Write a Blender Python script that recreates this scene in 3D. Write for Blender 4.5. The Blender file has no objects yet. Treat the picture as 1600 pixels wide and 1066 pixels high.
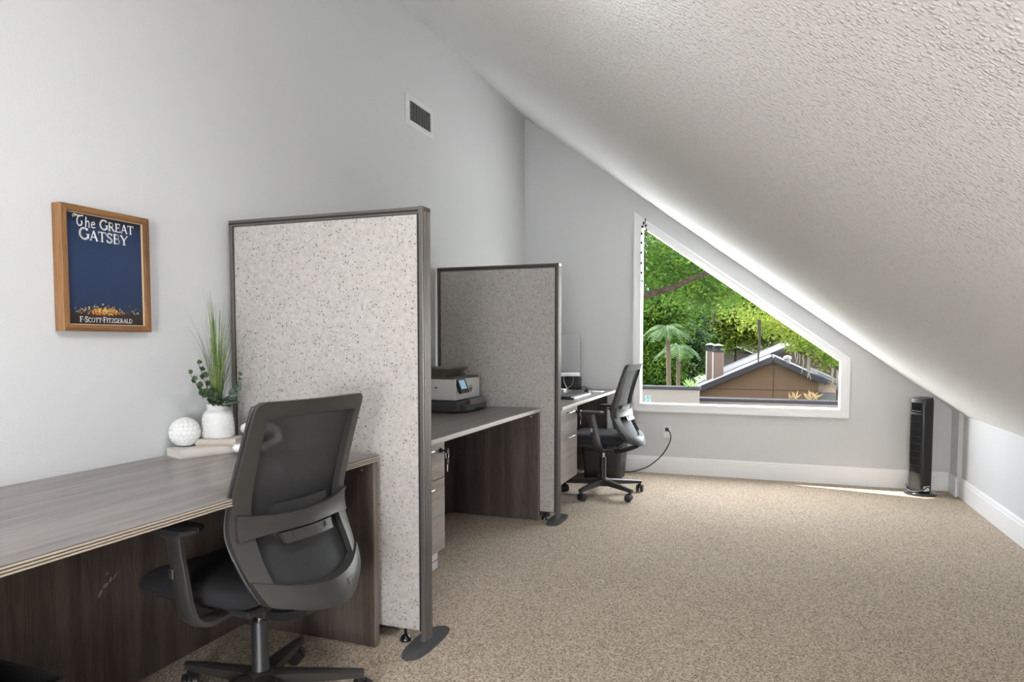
import bpy, bmesh, math, random
import numpy as np
from mathutils import Vector, Matrix, noise as mnoise

S = bpy.context.scene
COL = S.collection
R_ = math.radians
random.seed(7)
RNG = np.random.default_rng(11)

# ------------------------------------------------------------------ camera
F_PX, YAW, PITCH, CAM_Z = 1076.65, 0.3496, 0.0533, 1.1774
PP_Y = 591.87                                     # principal point row of the 1600x1066 frame
cam_data = bpy.data.cameras.new('camera')
cam = bpy.data.objects.new('camera', cam_data)
COL.objects.link(cam)
cam.location = (0, 0, CAM_Z)
cam.rotation_euler = (math.pi / 2 - PITCH, 0, YAW)
cam_data.sensor_width = 36.0
cam_data.lens = F_PX / 1600 * 36.0
cam_data.shift_y = (PP_Y - 533.0) / 1600
cam_data.clip_start = 0.02
cam_data.clip_end = 500
S.camera = cam

# ------------------------------------------------------------------ world, sun, exposure
S.view_settings.view_transform = 'Standard'
S.view_settings.look = 'None'
S.view_settings.gamma = 1
S.view_settings.use_curve_mapping = False
S.view_settings.exposure = 0.80

world = bpy.data.worlds.new('sky')
S.world = world
world.use_nodes = True
wn = world.node_tree
wn.nodes.clear()
w_out = wn.nodes.new('ShaderNodeOutputWorld')
w_bg = wn.nodes.new('ShaderNodeBackground')
w_sky = wn.nodes.new('ShaderNodeTexSky')
w_sky.sky_type = 'NISHITA'
w_sky.sun_disc = False
w_sky.sun_elevation = R_(46)
w_sky.sun_rotation = R_(-78)
w_sky.air_density = 1.0
w_sky.dust_density = 1.0
w_mix = wn.nodes.new('ShaderNodeMix'); w_mix.data_type = 'RGBA'          # thin bright haze over the clear sky
w_mix.inputs['Factor'].default_value = 0.93
w_mix.inputs[7].default_value = (1.0, 0.985, 0.965, 1)
w_bg.inputs['Strength'].default_value = 8.2
wn.links.new(w_sky.outputs[0], w_mix.inputs[6])
wn.links.new(w_mix.outputs[2], w_bg.inputs['Color'])
wn.links.new(w_bg.outputs[0], w_out.inputs['Surface'])

sun_data = bpy.data.lights.new('sun', 'SUN')
sun_data.energy = 12.0
sun_data.angle = R_(0.6)
sun_data.color = (1.0, 0.95, 0.86)
sun = bpy.data.objects.new('sun', sun_data)
COL.objects.link(sun)
sun.location = (-20, 12, 20)
portal_data = bpy.data.lights.new('window_daylight_portal', 'AREA')       # sampling guide for the sky seen through the window
portal_data.shape = 'RECTANGLE'; portal_data.size = 1.75; portal_data.size_y = 1.70; portal_data.cycles.is_portal = True
portal = bpy.data.objects.new('window_daylight_portal', portal_data); COL.objects.link(portal)
portal.location = (-0.22, 6.40, 1.41); portal.rotation_euler = (-math.pi / 2, 0, 0)
sun.rotation_euler = Vector((1.0, -0.21, -1.0)).to_track_quat('-Z', 'Y').to_euler()

ADDED_GLOBE_POWER = 15.5         # emission strength of the added globe lamps, unseen behind the viewer
ADDED_DOME_POWER = 24.0          # emission strength of the added, unseen ceiling lamp near the first desk

# ------------------------------------------------------------------ room numbers
XL, YB, XR, YR = -2.145, 6.237, 1.429, -3.4       # left wall, window wall, knee wall, rear wall
ZC, SL = 3.278, 0.7421                            # wall/ceiling height on the left, ceiling slope
def ceil_z(x): return ZC - SL * (x - XL)

# ------------------------------------------------------------------ pixel -> point helper for far things
_f = Vector((-math.sin(YAW), math.cos(YAW), 0)); _r = Vector((math.cos(YAW), math.sin(YAW), 0)); _u = Vector((0, 0, 1))
_F = _f * math.cos(PITCH) - _u * math.sin(PITCH); _U = _u * math.cos(PITCH) + _f * math.sin(PITCH)
def at(px, py, Y):
    d = _F + _r * ((px - 800) / F_PX) + _U * ((PP_Y - py) / F_PX)
    return Vector((0, 0, CAM_Z)) + d * (Y / d.y)

# ------------------------------------------------------------------ materials
MATS = {}
def new_mat(name):
    m = bpy.data.materials.new(name); m.use_nodes = True
    nt = m.node_tree
    return m, nt, nt.nodes['Principled BSDF']

def plain(name, col, rough=0.5, metal=0.0, bump=0.0, bscale=200.0, spec=0.5, coat=0.0, var=0.0):
    if name in MATS: return MATS[name]
    m, nt, b = new_mat(name)
    b.inputs['Base Color'].default_value = (*col, 1)
    b.inputs['Roughness'].default_value = rough
    b.inputs['Metallic'].default_value = metal
    b.inputs['Specular IOR Level'].default_value = spec
    b.inputs['Coat Weight'].default_value = coat
    tc = nt.nodes.new('ShaderNodeTexCoord')
    n = nt.nodes.new('ShaderNodeTexNoise'); n.inputs['Scale'].default_value = bscale; n.inputs['Detail'].default_value = 3
    nt.links.new(tc.outputs['Object'], n.inputs['Vector'])
    if bump > 0:
        bp = nt.nodes.new('ShaderNodeBump'); bp.inputs['Strength'].default_value = bump; bp.inputs['Distance'].default_value = 0.002
        nt.links.new(n.outputs['Fac'], bp.inputs['Height']); nt.links.new(bp.outputs['Normal'], b.inputs['Normal'])
    if var > 0:
        r = nt.nodes.new('ShaderNodeValToRGB')
        r.color_ramp.elements[0].position = 0.3; r.color_ramp.elements[1].position = 0.7
        r.color_ramp.elements[0].color = (*[c * (1 - var) for c in col], 1)
        r.color_ramp.elements[1].color = (*[min(1, c * (1 + var)) for c in col], 1)
        nt.links.new(n.outputs['Fac'], r.inputs['Fac']); nt.links.new(r.outputs['Color'], b.inputs['Base Color'])
    MATS[name] = m
    return m

def wood(name, axis, c0, c1, c2, rough=0.4, fine=70.0, spec=0.5):
    """laminate with grain running along one axis"""
    if name in MATS: return MATS[name]
    m, nt, b = new_mat(name)
    tc = nt.nodes.new('ShaderNodeTexCoord'); mp = nt.nodes.new('ShaderNodeMapping')
    sc = {'x': (0.05, 1, 1), 'y': (1, 0.05, 1), 'z': (1, 1, 0.05)}[axis]
    mp.inputs['Scale'].default_value = sc
    nt.links.new(tc.outputs['Object'], mp.inputs['Vector'])
    n1 = nt.nodes.new('ShaderNodeTexNoise'); n1.inputs['Scale'].default_value = 14; n1.inputs['Detail'].default_value = 4; n1.inputs['Distortion'].default_value = 0.6
    n2 = nt.nodes.new('ShaderNodeTexNoise'); n2.inputs['Scale'].default_value = fine * 2; n2.inputs['Detail'].default_value = 5; n2.inputs['Roughness'].default_value = 0.65
    for n in (n1, n2): nt.links.new(mp.outputs['Vector'], n.inputs['Vector'])
    mx = nt.nodes.new('ShaderNodeMath'); mx.operation = 'MULTIPLY_ADD'; mx.inputs[1].default_value = 0.55
    ad = nt.nodes.new('ShaderNodeMath'); ad.operation = 'MULTIPLY'; ad.inputs[1].default_value = 0.45
    nt.links.new(n2.outputs['Fac'], ad.inputs[0]); nt.links.new(n1.outputs['Fac'], mx.inputs[0]); nt.links.new(ad.outputs[0], mx.inputs[2])
    r = nt.nodes.new('ShaderNodeValToRGB'); e = r.color_ramp.elements
    e[0].position = 0.39; e[0].color = (*c0, 1); e[1].position = 0.61; e[1].color = (*c2, 1)
    k = e.new(0.5); k.color = (*c1, 1)
    nt.links.new(mx.outputs[0], r.inputs['Fac']); nt.links.new(r.outputs['Color'], b.inputs['Base Color'])
    b.inputs['Roughness'].default_value = rough; b.inputs['Specular IOR Level'].default_value = spec
    bp = nt.nodes.new('ShaderNodeBump'); bp.inputs['Strength'].default_value = 0.12; bp.inputs['Distance'].default_value = 0.001
    nt.links.new(n2.outputs['Fac'], bp.inputs['Height']); nt.links.new(bp.outputs['Normal'], b.inputs['Normal'])
    MATS[name] = m
    return m

def carpet():
    m, nt, b = new_mat('carpet')
    tc = nt.nodes.new('ShaderNodeTexCoord')
    v = nt.nodes.new('ShaderNodeTexVoronoi'); v.inputs['Scale'].default_value = 210
    n = nt.nodes.new('ShaderNodeTexNoise'); n.inputs['Scale'].default_value = 330; n.inputs['Detail'].default_value = 2
    g = nt.nodes.new('ShaderNodeTexNoise'); g.inputs['Scale'].default_value = 1.3; g.inputs['Detail'].default_value = 3
    for t in (v, n, g): nt.links.new(tc.outputs['Object'], t.inputs['Vector'])
    sx = nt.nodes.new('ShaderNodeSeparateColor'); nt.links.new(v.outputs['Color'], sx.inputs[0])
    a = nt.nodes.new('ShaderNodeMath'); a.operation = 'MULTIPLY_ADD'; a.inputs[1].default_value = 0.6
    k = nt.nodes.new('ShaderNodeMath'); k.operation = 'MULTIPLY'; k.inputs[1].default_value = 0.4
    nt.links.new(n.outputs['Fac'], k.inputs[0]); nt.links.new(sx.outputs[0], a.inputs[0]); nt.links.new(k.outputs[0], a.inputs[2])
    r = nt.nodes.new('ShaderNodeValToRGB'); e = r.color_ramp.elements
    e[0].position = 0.18; e[0].color = (0.165, 0.112, 0.066, 1); e[1].position = 0.82; e[1].color = (0.73, 0.63, 0.505, 1)
    q = e.new(0.45); q.color = (0.45, 0.355, 0.26, 1)
    nt.links.new(a.outputs[0], r.inputs['Fac'])
    mix = nt.nodes.new('ShaderNodeMix'); mix.data_type = 'RGBA'; mix.blend_type = 'MULTIPLY'; mix.inputs['Factor'].default_value = 0.25
    rr = nt.nodes.new('ShaderNodeValToRGB'); rr.color_ramp.elements[0].position = 0.3; rr.color_ramp.elements[1].position = 0.65
    rr.color_ramp.elements[0].color = (0.7, 0.68, 0.66, 1)
    nt.links.new(g.outputs['Fac'], rr.inputs['Fac'])
    nt.links.new(r.outputs['Color'], mix.inputs[6]); nt.links.new(rr.outputs['Color'], mix.inputs[7])
    nt.links.new(mix.outputs[2], b.inputs['Base Color'])
    b.inputs['Roughness'].default_value = 0.95; b.inputs['Specular IOR Level'].default_value = 0.1
    b.inputs['Sheen Weight'].default_value = 0.15
    bp = nt.nodes.new('ShaderNodeBump'); bp.inputs['Strength'].default_value = 0.7; bp.inputs['Distance'].default_value = 0.004
    nt.links.new(a.outputs[0], bp.inputs['Height']); nt.links.new(bp.outputs['Normal'], b.inputs['Normal'])
    return m

def popcorn():
    m, nt, b = new_mat('popcorn_ceiling')
    b.inputs['Base Color'].default_value = (0.87, 0.874, 0.88, 1); b.inputs['Roughness'].default_value = 0.95
    b.inputs['Specular IOR Level'].default_value = 0.1
    tc = nt.nodes.new('ShaderNodeTexCoord')
    n0 = nt.nodes.new('ShaderNodeTexNoise'); n0.inputs['Scale'].default_value = 150; n0.inputs['Detail'].default_value = 3
    nt.links.new(tc.outputs['Object'], n0.inputs['Vector'])
    v = nt.nodes.new('ShaderNodeTexVoronoi'); v.inputs['Scale'].default_value = 150; v.feature = 'SMOOTH_F1'; v.inputs['Smoothness'].default_value = 0.12; v.inputs['Randomness'].default_value = 1.0
    mx = nt.nodes.new('ShaderNodeMix'); mx.data_type = 'RGBA'; mx.blend_type = 'LINEAR_LIGHT'; mx.inputs['Factor'].default_value = 0.003
    nt.links.new(tc.outputs['Object'], mx.inputs[6]); nt.links.new(n0.outputs['Color'], mx.inputs[7]); nt.links.new(mx.outputs[2], v.inputs['Vector'])
    sc_ = nt.nodes.new('ShaderNodeSeparateColor'); nt.links.new(v.outputs['Color'], sc_.inputs[0])
    mi = nt.nodes.new('ShaderNodeMath'); mi.operation = 'MULTIPLY_ADD'; mi.inputs[1].default_value = -1.1; mi.inputs[2].default_value = 0.9
    nt.links.new(v.outputs['Distance'], mi.inputs[0])
    pw = nt.nodes.new('ShaderNodeMath'); pw.operation = 'POWER'; pw.inputs[1].default_value = 2.2; nt.links.new(sc_.outputs[0], pw.inputs[0])
    m2 = nt.nodes.new('ShaderNodeMath'); m2.operation = 'MULTIPLY'; nt.links.new(mi.outputs[0], m2.inputs[0]); nt.links.new(pw.outputs[0], m2.inputs[1])
    r = nt.nodes.new('ShaderNodeMath'); r.operation = 'MULTIPLY_ADD'; r.inputs[1].default_value = 0.35; nt.links.new(n0.outputs['Fac'], r.inputs[0]); nt.links.new(m2.outputs[0], r.inputs[2])
    bp = nt.nodes.new('ShaderNodeBump'); bp.inputs['Strength'].default_value = 1.0; bp.inputs['Distance'].default_value = 0.0045
    nt.links.new(r.outputs[0], bp.inputs['Height']); nt.links.new(bp.outputs['Normal'], b.inputs['Normal'])
    return m

def fabric_speckle():
    m, nt, b = new_mat('speckled_fabric')
    tc = nt.nodes.new('ShaderNodeTexCoord')
    def flecks(scale, thr, keep, dist):
        n = nt.nodes.new('ShaderNodeTexNoise'); n.inputs['Scale'].default_value = scale * 0.8; n.inputs['Detail'].default_value = 1
        nt.links.new(tc.outputs['Object'], n.inputs['Vector'])
        mx = nt.nodes.new('ShaderNodeMix'); mx.data_type = 'RGBA'; mx.blend_type = 'LINEAR_LIGHT'; mx.inputs['Factor'].default_value = dist
        nt.links.new(tc.outputs['Object'], mx.inputs[6]); nt.links.new(n.outputs['Color'], mx.inputs[7])
        v = nt.nodes.new('ShaderNodeTexVoronoi'); v.inputs['Scale'].default_value = scale
        nt.links.new(mx.outputs[2], v.inputs['Vector'])
        lt = nt.nodes.new('ShaderNodeMath'); lt.operation = 'LESS_THAN'; lt.inputs[1].default_value = thr
        nt.links.new(v.outputs['Distance'], lt.inputs[0])
        s = nt.nodes.new('ShaderNodeSeparateColor'); nt.links.new(v.outputs['Color'], s.inputs[0])
        gt = nt.nodes.new('ShaderNodeMath'); gt.operation = 'GREATER_THAN'; gt.inputs[1].default_value = keep
        nt.links.new(s.outputs[0], gt.inputs[0])
        mu = nt.nodes.new('ShaderNodeMath'); mu.operation = 'MULTIPLY'
        nt.links.new(lt.outputs[0], mu.inputs[0]); nt.links.new(gt.outputs[0], mu.inputs[1])
        return mu
    f1 = flecks(95, 0.27, 0.62, 0.006); f2 = flecks(170, 0.27, 0.66, 0.004)
    base = nt.nodes.new('ShaderNodeValToRGB'); nb = nt.nodes.new('ShaderNodeTexNoise'); nb.inputs['Scale'].default_value = 60; nb.inputs['Detail'].default_value = 4
    nt.links.new(tc.outputs['Object'], nb.inputs['Vector']); nt.links.new(nb.outputs['Fac'], base.inputs['Fac'])
    base.color_ramp.elements[0].position = 0.3; base.color_ramp.elements[0].color = (0.40, 0.375, 0.35, 1)
    base.color_ramp.elements[1].position = 0.7; base.color_ramp.elements[1].color = (0.50, 0.475, 0.45, 1)
    m1 = nt.nodes.new('ShaderNodeMix'); m1.data_type = 'RGBA'; m1.inputs[7].default_value = (0.17, 0.145, 0.13, 1)
    nt.links.new(f1.outputs[0], m1.inputs['Factor']); nt.links.new(base.outputs['Color'], m1.inputs[6])
    m2 = nt.nodes.new('ShaderNodeMix'); m2.data_type = 'RGBA'; m2.inputs[7].default_value = (0.26, 0.22, 0.195, 1)
    nt.links.new(f2.outputs[0], m2.inputs['Factor']); nt.links.new(m1.outputs[2], m2.inputs[6])
    nt.links.new(m2.outputs[2], b.inputs['Base Color'])
    b.inputs['Roughness'].default_value = 0.9; b.inputs['Specular IOR Level'].default_value = 0.15
    w = nt.nodes.new('ShaderNodeTexNoise'); w.inputs['Scale'].default_value = 500; nt.links.new(tc.outputs['Object'], w.inputs['Vector'])
    bp = nt.nodes.new('ShaderNodeBump'); bp.inputs['Strength'].default_value = 0.25; bp.inputs['Distance'].default_value = 0.001
    nt.links.new(w.outputs['Fac'], bp.inputs['Height']); nt.links.new(bp.outputs['Normal'], b.inputs['Normal'])
    return m

def mesh_fabric():
    """woven chair mesh: open weave that lets some of the background through"""
    m, nt, b = new_mat('chair_mesh')
    b.inputs['Base Color'].default_value = (0.018, 0.018, 0.02, 1); b.inputs['Roughness'].default_value = 0.7
    tc = nt.nodes.new('ShaderNodeTexCoord')
    w = nt.nodes.new('ShaderNodeTexWave'); w.wave_type = 'BANDS'; w.bands_direction = 'Z'; w.inputs['Scale'].default_value = 130
    nt.links.new(tc.outputs['Object'], w.inputs['Vector'])
    mr = nt.nodes.new('ShaderNodeMapRange'); mr.inputs[3].default_value = 0.015; mr.inputs[4].default_value = 0.11
    nt.links.new(w.outputs['Fac'], mr.inputs[0])
    tr = nt.nodes.new('ShaderNodeBsdfTransparent'); mx = nt.nodes.new('ShaderNodeMixShader')
    nt.links.new(mr.outputs[0], mx.inputs['Fac']); nt.links.new(b.outputs[0], mx.inputs[1]); nt.links.new(tr.outputs[0], mx.inputs[2])
    nt.links.new(mx.outputs[0], nt.nodes['Material Output'].inputs['Surface'])
    return m

def glass_pane():
    m, nt, b = new_mat('window_glass')
    tr = nt.nodes.new('ShaderNodeBsdfTransparent'); tr.inputs['Color'].default_value = (0.97, 0.985, 0.98, 1)
    gl = nt.nodes.new('ShaderNodeBsdfGlossy'); gl.inputs['Roughness'].default_value = 0.02
    mx = nt.nodes.new('ShaderNodeMixShader')
    mx.inputs['Fac'].default_value = 0.0004; nt.links.new(tr.outputs[0], mx.inputs[1]); nt.links.new(gl.outputs[0], mx.inputs[2])
    nt.links.new(mx.outputs[0], nt.nodes['Material Output'].inputs['Surface'])
    return m

def emitter(name, col, strength):
    m, nt, b = new_mat(name)
    b.inputs['Base Color'].default_value = (*col, 1)
    b.inputs['Emission Color'].default_value = (*col, 1); b.inputs['Emission Strength'].default_value = strength
    return m

def leaf_mat(name, c0, c1, c2, nscale=1.2, trans=0.45):
    m, nt, b = new_mat(name)
    tc = nt.nodes.new('ShaderNodeTexCoord')
    n = nt.nodes.new('ShaderNodeTexNoise'); n.inputs['Scale'].default_value = nscale; n.inputs['Detail'].default_value = 6; n.inputs['Roughness'].default_value = 0.7
    nt.links.new(tc.outputs['Object'], n.inputs['Vector'])
    r = nt.nodes.new('ShaderNodeValToRGB'); e = r.color_ramp.elements
    e[0].position = 0.34; e[0].color = (*c0, 1); e[1].position = 0.66; e[1].color = (*c2, 1); k = e.new(0.5); k.color = (*c1, 1)
    nt.links.new(n.outputs['Fac'], r.inputs['Fac']); nt.links.new(r.outputs['Color'], b.inputs['Base Color'])
    b.inputs['Roughness'].default_value = 0.6; b.inputs['Specular IOR Level'].default_value = 0.12
    tl = nt.nodes.new('ShaderNodeBsdfTranslucent'); nt.links.new(r.outputs['Color'], tl.inputs['Color'])
    mx = nt.nodes.new('ShaderNodeMixShader'); mx.inputs['Fac'].default_value = trans
    nt.links.new(b.outputs[0], mx.inputs[1]); nt.links.new(tl.outputs[0], mx.inputs[2])
    nt.links.new(mx.outputs[0], nt.nodes['Material Output'].inputs['Surface'])
    return m

M = dict(
    wall=plain('wall_paint', (0.655, 0.658, 0.662), 0.85, bump=0.25, bscale=130, spec=0.2),
    white_trim=plain('white_trim', (0.86, 0.86, 0.86), 0.4, bump=0.04, bscale=40),
    carpet=carpet(), popcorn=popcorn(), fabric=fabric_speckle(), mesh=mesh_fabric(), glass=glass_pane(),
    bronze=plain('bronze_rail', (0.125, 0.110, 0.102), 0.34, metal=0.35, bump=0.05, bscale=60),
    black_gap=plain('black_rubber', (0.012, 0.012, 0.013), 0.6, bump=0.1),
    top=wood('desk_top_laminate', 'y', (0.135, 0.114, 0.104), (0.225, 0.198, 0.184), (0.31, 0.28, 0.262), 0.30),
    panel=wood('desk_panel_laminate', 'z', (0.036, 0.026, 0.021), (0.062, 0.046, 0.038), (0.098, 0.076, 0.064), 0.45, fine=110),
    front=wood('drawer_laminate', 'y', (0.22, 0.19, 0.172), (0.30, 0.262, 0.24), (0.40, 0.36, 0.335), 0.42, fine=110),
    edge_light=plain('edge_band_light', (0.42, 0.36, 0.29), 0.4, bump=0.05),
    edge_dark=plain('edge_band_dark', (0.075, 0.058, 0.046), 0.45, bump=0.05),
    oak=wood('oak_frame', 'z', (0.13, 0.055, 0.018), (0.235, 0.110, 0.040), (0.32, 0.165, 0.065), 0.5, fine=120),
    oak_h=wood('oak_frame_rail', 'y', (0.13, 0.055, 0.018), (0.235, 0.110, 0.040), (0.32, 0.165, 0.065), 0.5, fine=120),
    plastic=plain('charcoal_plastic', (0.034, 0.032, 0.030), 0.36, bump=0.18, bscale=900),
    plastic_dark=plain('black_plastic', (0.020, 0.020, 0.021), 0.42, bump=0.1, bscale=700),
    cushion=plain('black_seat_fabric', (0.012, 0.012, 0.014), 0.85, bump=0.35, bscale=1200),
    chrome=plain('chrome', (0.75, 0.75, 0.76), 0.15, metal=1.0),
    steel=plain('brushed_steel', (0.55, 0.55, 0.55), 0.3, metal=1.0, bump=0.05),
    white_pl=plain('white_plastic', (0.74, 0.74, 0.735), 0.4, bump=0.05),
    ceramic=plain('white_ceramic', (0.74, 0.735, 0.72), 0.5, bump=0.15, bscale=120),
    chalk=plain('white_plaster', (0.80, 0.80, 0.79), 0.8, bump=0.2, bscale=120),
    linen=plain('book_linen', (0.60, 0.565, 0.52), 0.85, bump=0.4, bscale=700, var=0.08),
    linen2=plain('book_linen_tan', (0.50, 0.44, 0.38), 0.85, bump=0.4, bscale=500, var=0.18),
    paper=plain('paper_edge', (0.66, 0.63, 0.57), 0.9, bump=0.3, bscale=400),
    grey_pl=plain('printer_grey', (0.055, 0.056, 0.062), 0.4, bump=0.1, bscale=500),
    grey_br=plain('printer_lid', (0.105, 0.092, 0.082), 0.4, bump=0.1, bscale=500),
    screen=emitter('printer_screen_light', (0.35, 0.6, 0.75), 0.18),
    black_gloss=plain('gloss_black', (0.012, 0.012, 0.014), 0.12, coat=0.4),
    fan_body=plain('fan_body_black', (0.022, 0.022, 0.024), 0.28, bump=0.03),
    cable=plain('black_cable', (0.014, 0.014, 0.015), 0.5),
    cable_w=plain('white_cable', (0.62, 0.62, 0.60), 0.5),
)

# ------------------------------------------------------------------ object helpers
def thing(name, label, cat, loc=(0, 0, 0), rotz=0.0, group=None):
    o = bpy.data.objects.new(name, None); COL.objects.link(o)
    o.empty_display_size = 0.05
    o.location = loc; o.rotation_euler = (0, 0, rotz)
    o['label'] = label; o['category'] = cat
    if group: o['group'] = group
    return o

def tag(o, label, cat, group=None, kind=None):
    o['label'] = label; o['category'] = cat
    if group: o['group'] = group
    if kind: o['kind'] = kind
    return o

def world_of(p):
    m = Matrix.LocRotScale(p.location, p.rotation_euler, p.scale)
    return world_of(p.parent) @ m if p.parent else m

class MB:
    """collects shapes in one bmesh and links them as one mesh object"""
    def __init__(self): self.bm = bmesh.new()
    def _merge(self, b2, mtx=None):
        if mtx is not None: bmesh.ops.transform(b2, matrix=mtx, verts=b2.verts)
        me = bpy.data.meshes.new('tmp'); b2.to_mesh(me); b2.free(); self.bm.from_mesh(me); bpy.data.meshes.remove(me)
    def box(self, x0, x1, y0, y1, z0, z1, bev=0.0, seg=2, mtx=None):
        b = bmesh.new(); bmesh.ops.create_cube(b, size=1)
        for v in b.verts:
            v.co = Vector(((x0 + x1) / 2 + v.co.x * (x1 - x0), (y0 + y1) / 2 + v.co.y * (y1 - y0), (z0 + z1) / 2 + v.co.z * (z1 - z0)))
        if bev > 0: bmesh.ops.bevel(b, geom=b.edges[:], offset=min(bev, 0.49 * min(abs(x1 - x0), abs(y1 - y0), abs(z1 - z0))), segments=seg, affect='EDGES', profile=0.5)
        self._merge(b, mtx); return self
    def tube(self, pts, rad, n=10, caps=True):
        pts = [Vector(p) for p in pts]; rad = rad if isinstance(rad, (list, tuple)) else [rad] * len(pts)
        rings = []; prev = None
        for i, p in enumerate(pts):
            t = (pts[min(i + 1, len(pts) - 1)] - pts[max(i - 1, 0)]).normalized()
            if prev is None:
                a = Vector((0, 0, 1)) if abs(t.z) < 0.9 else Vector((1, 0, 0)); nrm = (a - t * a.dot(t)).normalized()
            else:
                nrm = prev - t * prev.dot(t); nrm = nrm.normalized() if nrm.length > 1e-6 else prev
            prev = nrm; bn = t.cross(nrm)
            rings.append([self.bm.verts.new(p + (nrm * math.cos(2 * math.pi * k / n) + bn * math.sin(2 * math.pi * k / n)) * rad[i]) for k in range(n)])
        for a, b in zip(rings, rings[1:]):
            for k in range(n): self.bm.faces.new((a[k], a[(k + 1) % n], b[(k + 1) % n], b[k]))
        if caps: self.bm.faces.new(rings[0][::-1]); self.bm.faces.new(rings[-1])
        return self
    def lathe(self, prof, c=(0, 0, 0), n=32, axis='z'):
        rings = []
        for r, h in prof:
            ring = []
            for k in range(n):
                a = 2 * math.pi * k / n
                q = {'z': (r * math.cos(a), r * math.sin(a), h), 'y': (r * math.cos(a), h, r * math.sin(a)), 'x': (h, r * math.cos(a), r * math.sin(a))}[axis]
                ring.append(self.bm.verts.new(Vector(c) + Vector(q)))
            rings.append(ring)
        for a, b in zip(rings, rings[1:]):
            for k in range(n): self.bm.faces.new((a[k], a[(k + 1) % n], b[(k + 1) % n], b[k]))
        if prof[0][0] > 1e-5: self.bm.faces.new(rings[0][::-1])
        if prof[-1][0] > 1e-5: self.bm.faces.new(rings[-1])
        return self
    def prism(self, pts, vec):
        """polygon pts (3d) extruded by vec"""
        vec = Vector(vec)
        a = [self.bm.verts.new(Vector(p)) for p in pts]; b = [self.bm.verts.new(Vector(p) + vec) for p in pts]
        n = len(pts)
        self.bm.faces.new(a[::-1]); self.bm.faces.new(b)
        for k in range(n): self.bm.faces.new((a[k], a[(k + 1) % n], b[(k + 1) % n], b[k]))
        return self
    def quad(self, *pts):
        self.bm.faces.new([self.bm.verts.new(Vector(p)) for p in pts]); return self
    def solid_grid(self, front, back):
        """closed solid between two equally sized point grids"""
        A = [[self.bm.verts.new(Vector(p)) for p in row] for row in front]; B = [[self.bm.verts.new(Vector(p)) for p in row] for row in back]
        nu, nv = len(A), len(A[0])
        for i in range(nu - 1):
            for j in range(nv - 1):
                self.bm.faces.new((A[i][j], A[i + 1][j], A[i + 1][j + 1], A[i][j + 1]))
                self.bm.faces.new((B[i][j], B[i][j + 1], B[i + 1][j + 1], B[i + 1][j]))
        for i in range(nu - 1):
            self.bm.faces.new((A[i][0], B[i][0], B[i + 1][0], A[i + 1][0])); self.bm.faces.new((A[i][-1], A[i + 1][-1], B[i + 1][-1], B[i][-1]))
        for j in range(nv - 1):
            self.bm.faces.new((A[0][j], A[0][j + 1], B[0][j + 1], B[0][j])); self.bm.faces.new((A[-1][j], B[-1][j], B[-1][j + 1], A[-1][j + 1]))
        return self
    def build(self, name, mat, parent=None, world=True, smooth=None):
        bm = self.bm
        bmesh.ops.recalc_face_normals(bm, faces=bm.faces)
        me = bpy.data.meshes.new(name)
        if parent is not None and world:
            bmesh.ops.transform(bm, matrix=world_of(parent).inverted(), verts=bm.verts)
        bm.to_mesh(me); bm.free()
        for m in (mat if isinstance(mat, (list, tuple)) else [mat]): me.materials.append(m)
        o = bpy.data.objects.new(name, me); COL.objects.link(o)
        if parent is not None: o.parent = parent
        if smooth is not None:
            me.polygons.foreach_set('use_smooth', [True] * len(me.polygons))
            if smooth < 179: me.set_sharp_from_angle(angle=R_(smooth))
        return o

def copy_tree(o, parent=None):
    c = o.copy(); COL.objects.link(c); c.parent = parent
    for ch in list(o.children): copy_tree(ch, c)
    return c

def struct(o, label, cat):
    o['kind'] = 'structure'; o['label'] = label; o['category'] = cat; return o

def lerp(a, b, t): return a + (b - a) * t
def interp(pts, x):
    """smooth interpolation through (x, y) pairs sorted by x"""
    xs = [p[0] for p in pts]
    if x <= xs[0]: return pts[0][1]
    if x >= xs[-1]: return pts[-1][1]
    for i in range(len(pts) - 1):
        if xs[i] <= x <= xs[i + 1]:
            t = (x - xs[i]) / (xs[i + 1] - xs[i])
            def m(k):
                if k <= 0 or k >= len(pts) - 1:
                    k = min(max(k, 0), len(pts) - 2); return (pts[k + 1][1] - pts[k][1]) / (pts[k + 1][0] - pts[k][0])
                return (pts[k + 1][1] - pts[k - 1][1]) / (pts[k + 1][0] - pts[k - 1][0])
            h = xs[i + 1] - xs[i]; t2, t3 = t * t, t * t * t
            return (2 * t3 - 3 * t2 + 1) * pts[i][1] + (t3 - 2 * t2 + t) * h * m(i) + (-2 * t3 + 3 * t2) * pts[i + 1][1] + (t3 - t2) * h * m(i + 1)
def spline(pts, n=8):
    """Catmull-Rom through 3d points"""
    P = [Vector(p) for p in pts]; P = [P[0] * 2 - P[1]] + P + [P[-1] * 2 - P[-2]]; out = []
    for i in range(1, len(P) - 2):
        for k in range(n):
            t = k / n; a, b, c, d = P[i - 1], P[i], P[i + 1], P[i + 2]
            out.append(0.5 * ((2 * b) + (c - a) * t + (2 * a - 5 * b + 4 * c - d) * t * t + (3 * b - a - 3 * c + d) * t ** 3))
    out.append(P[-2]); return out

# ================================================================== ROOM SHELL
T = 0.12
struct(MB().box(XL - T, XR + T, YR - T, YB + T, -0.1, 0.0).build('floor', M['carpet']), 'beige and brown speckled loop carpet covering the floor', 'floor')
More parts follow.
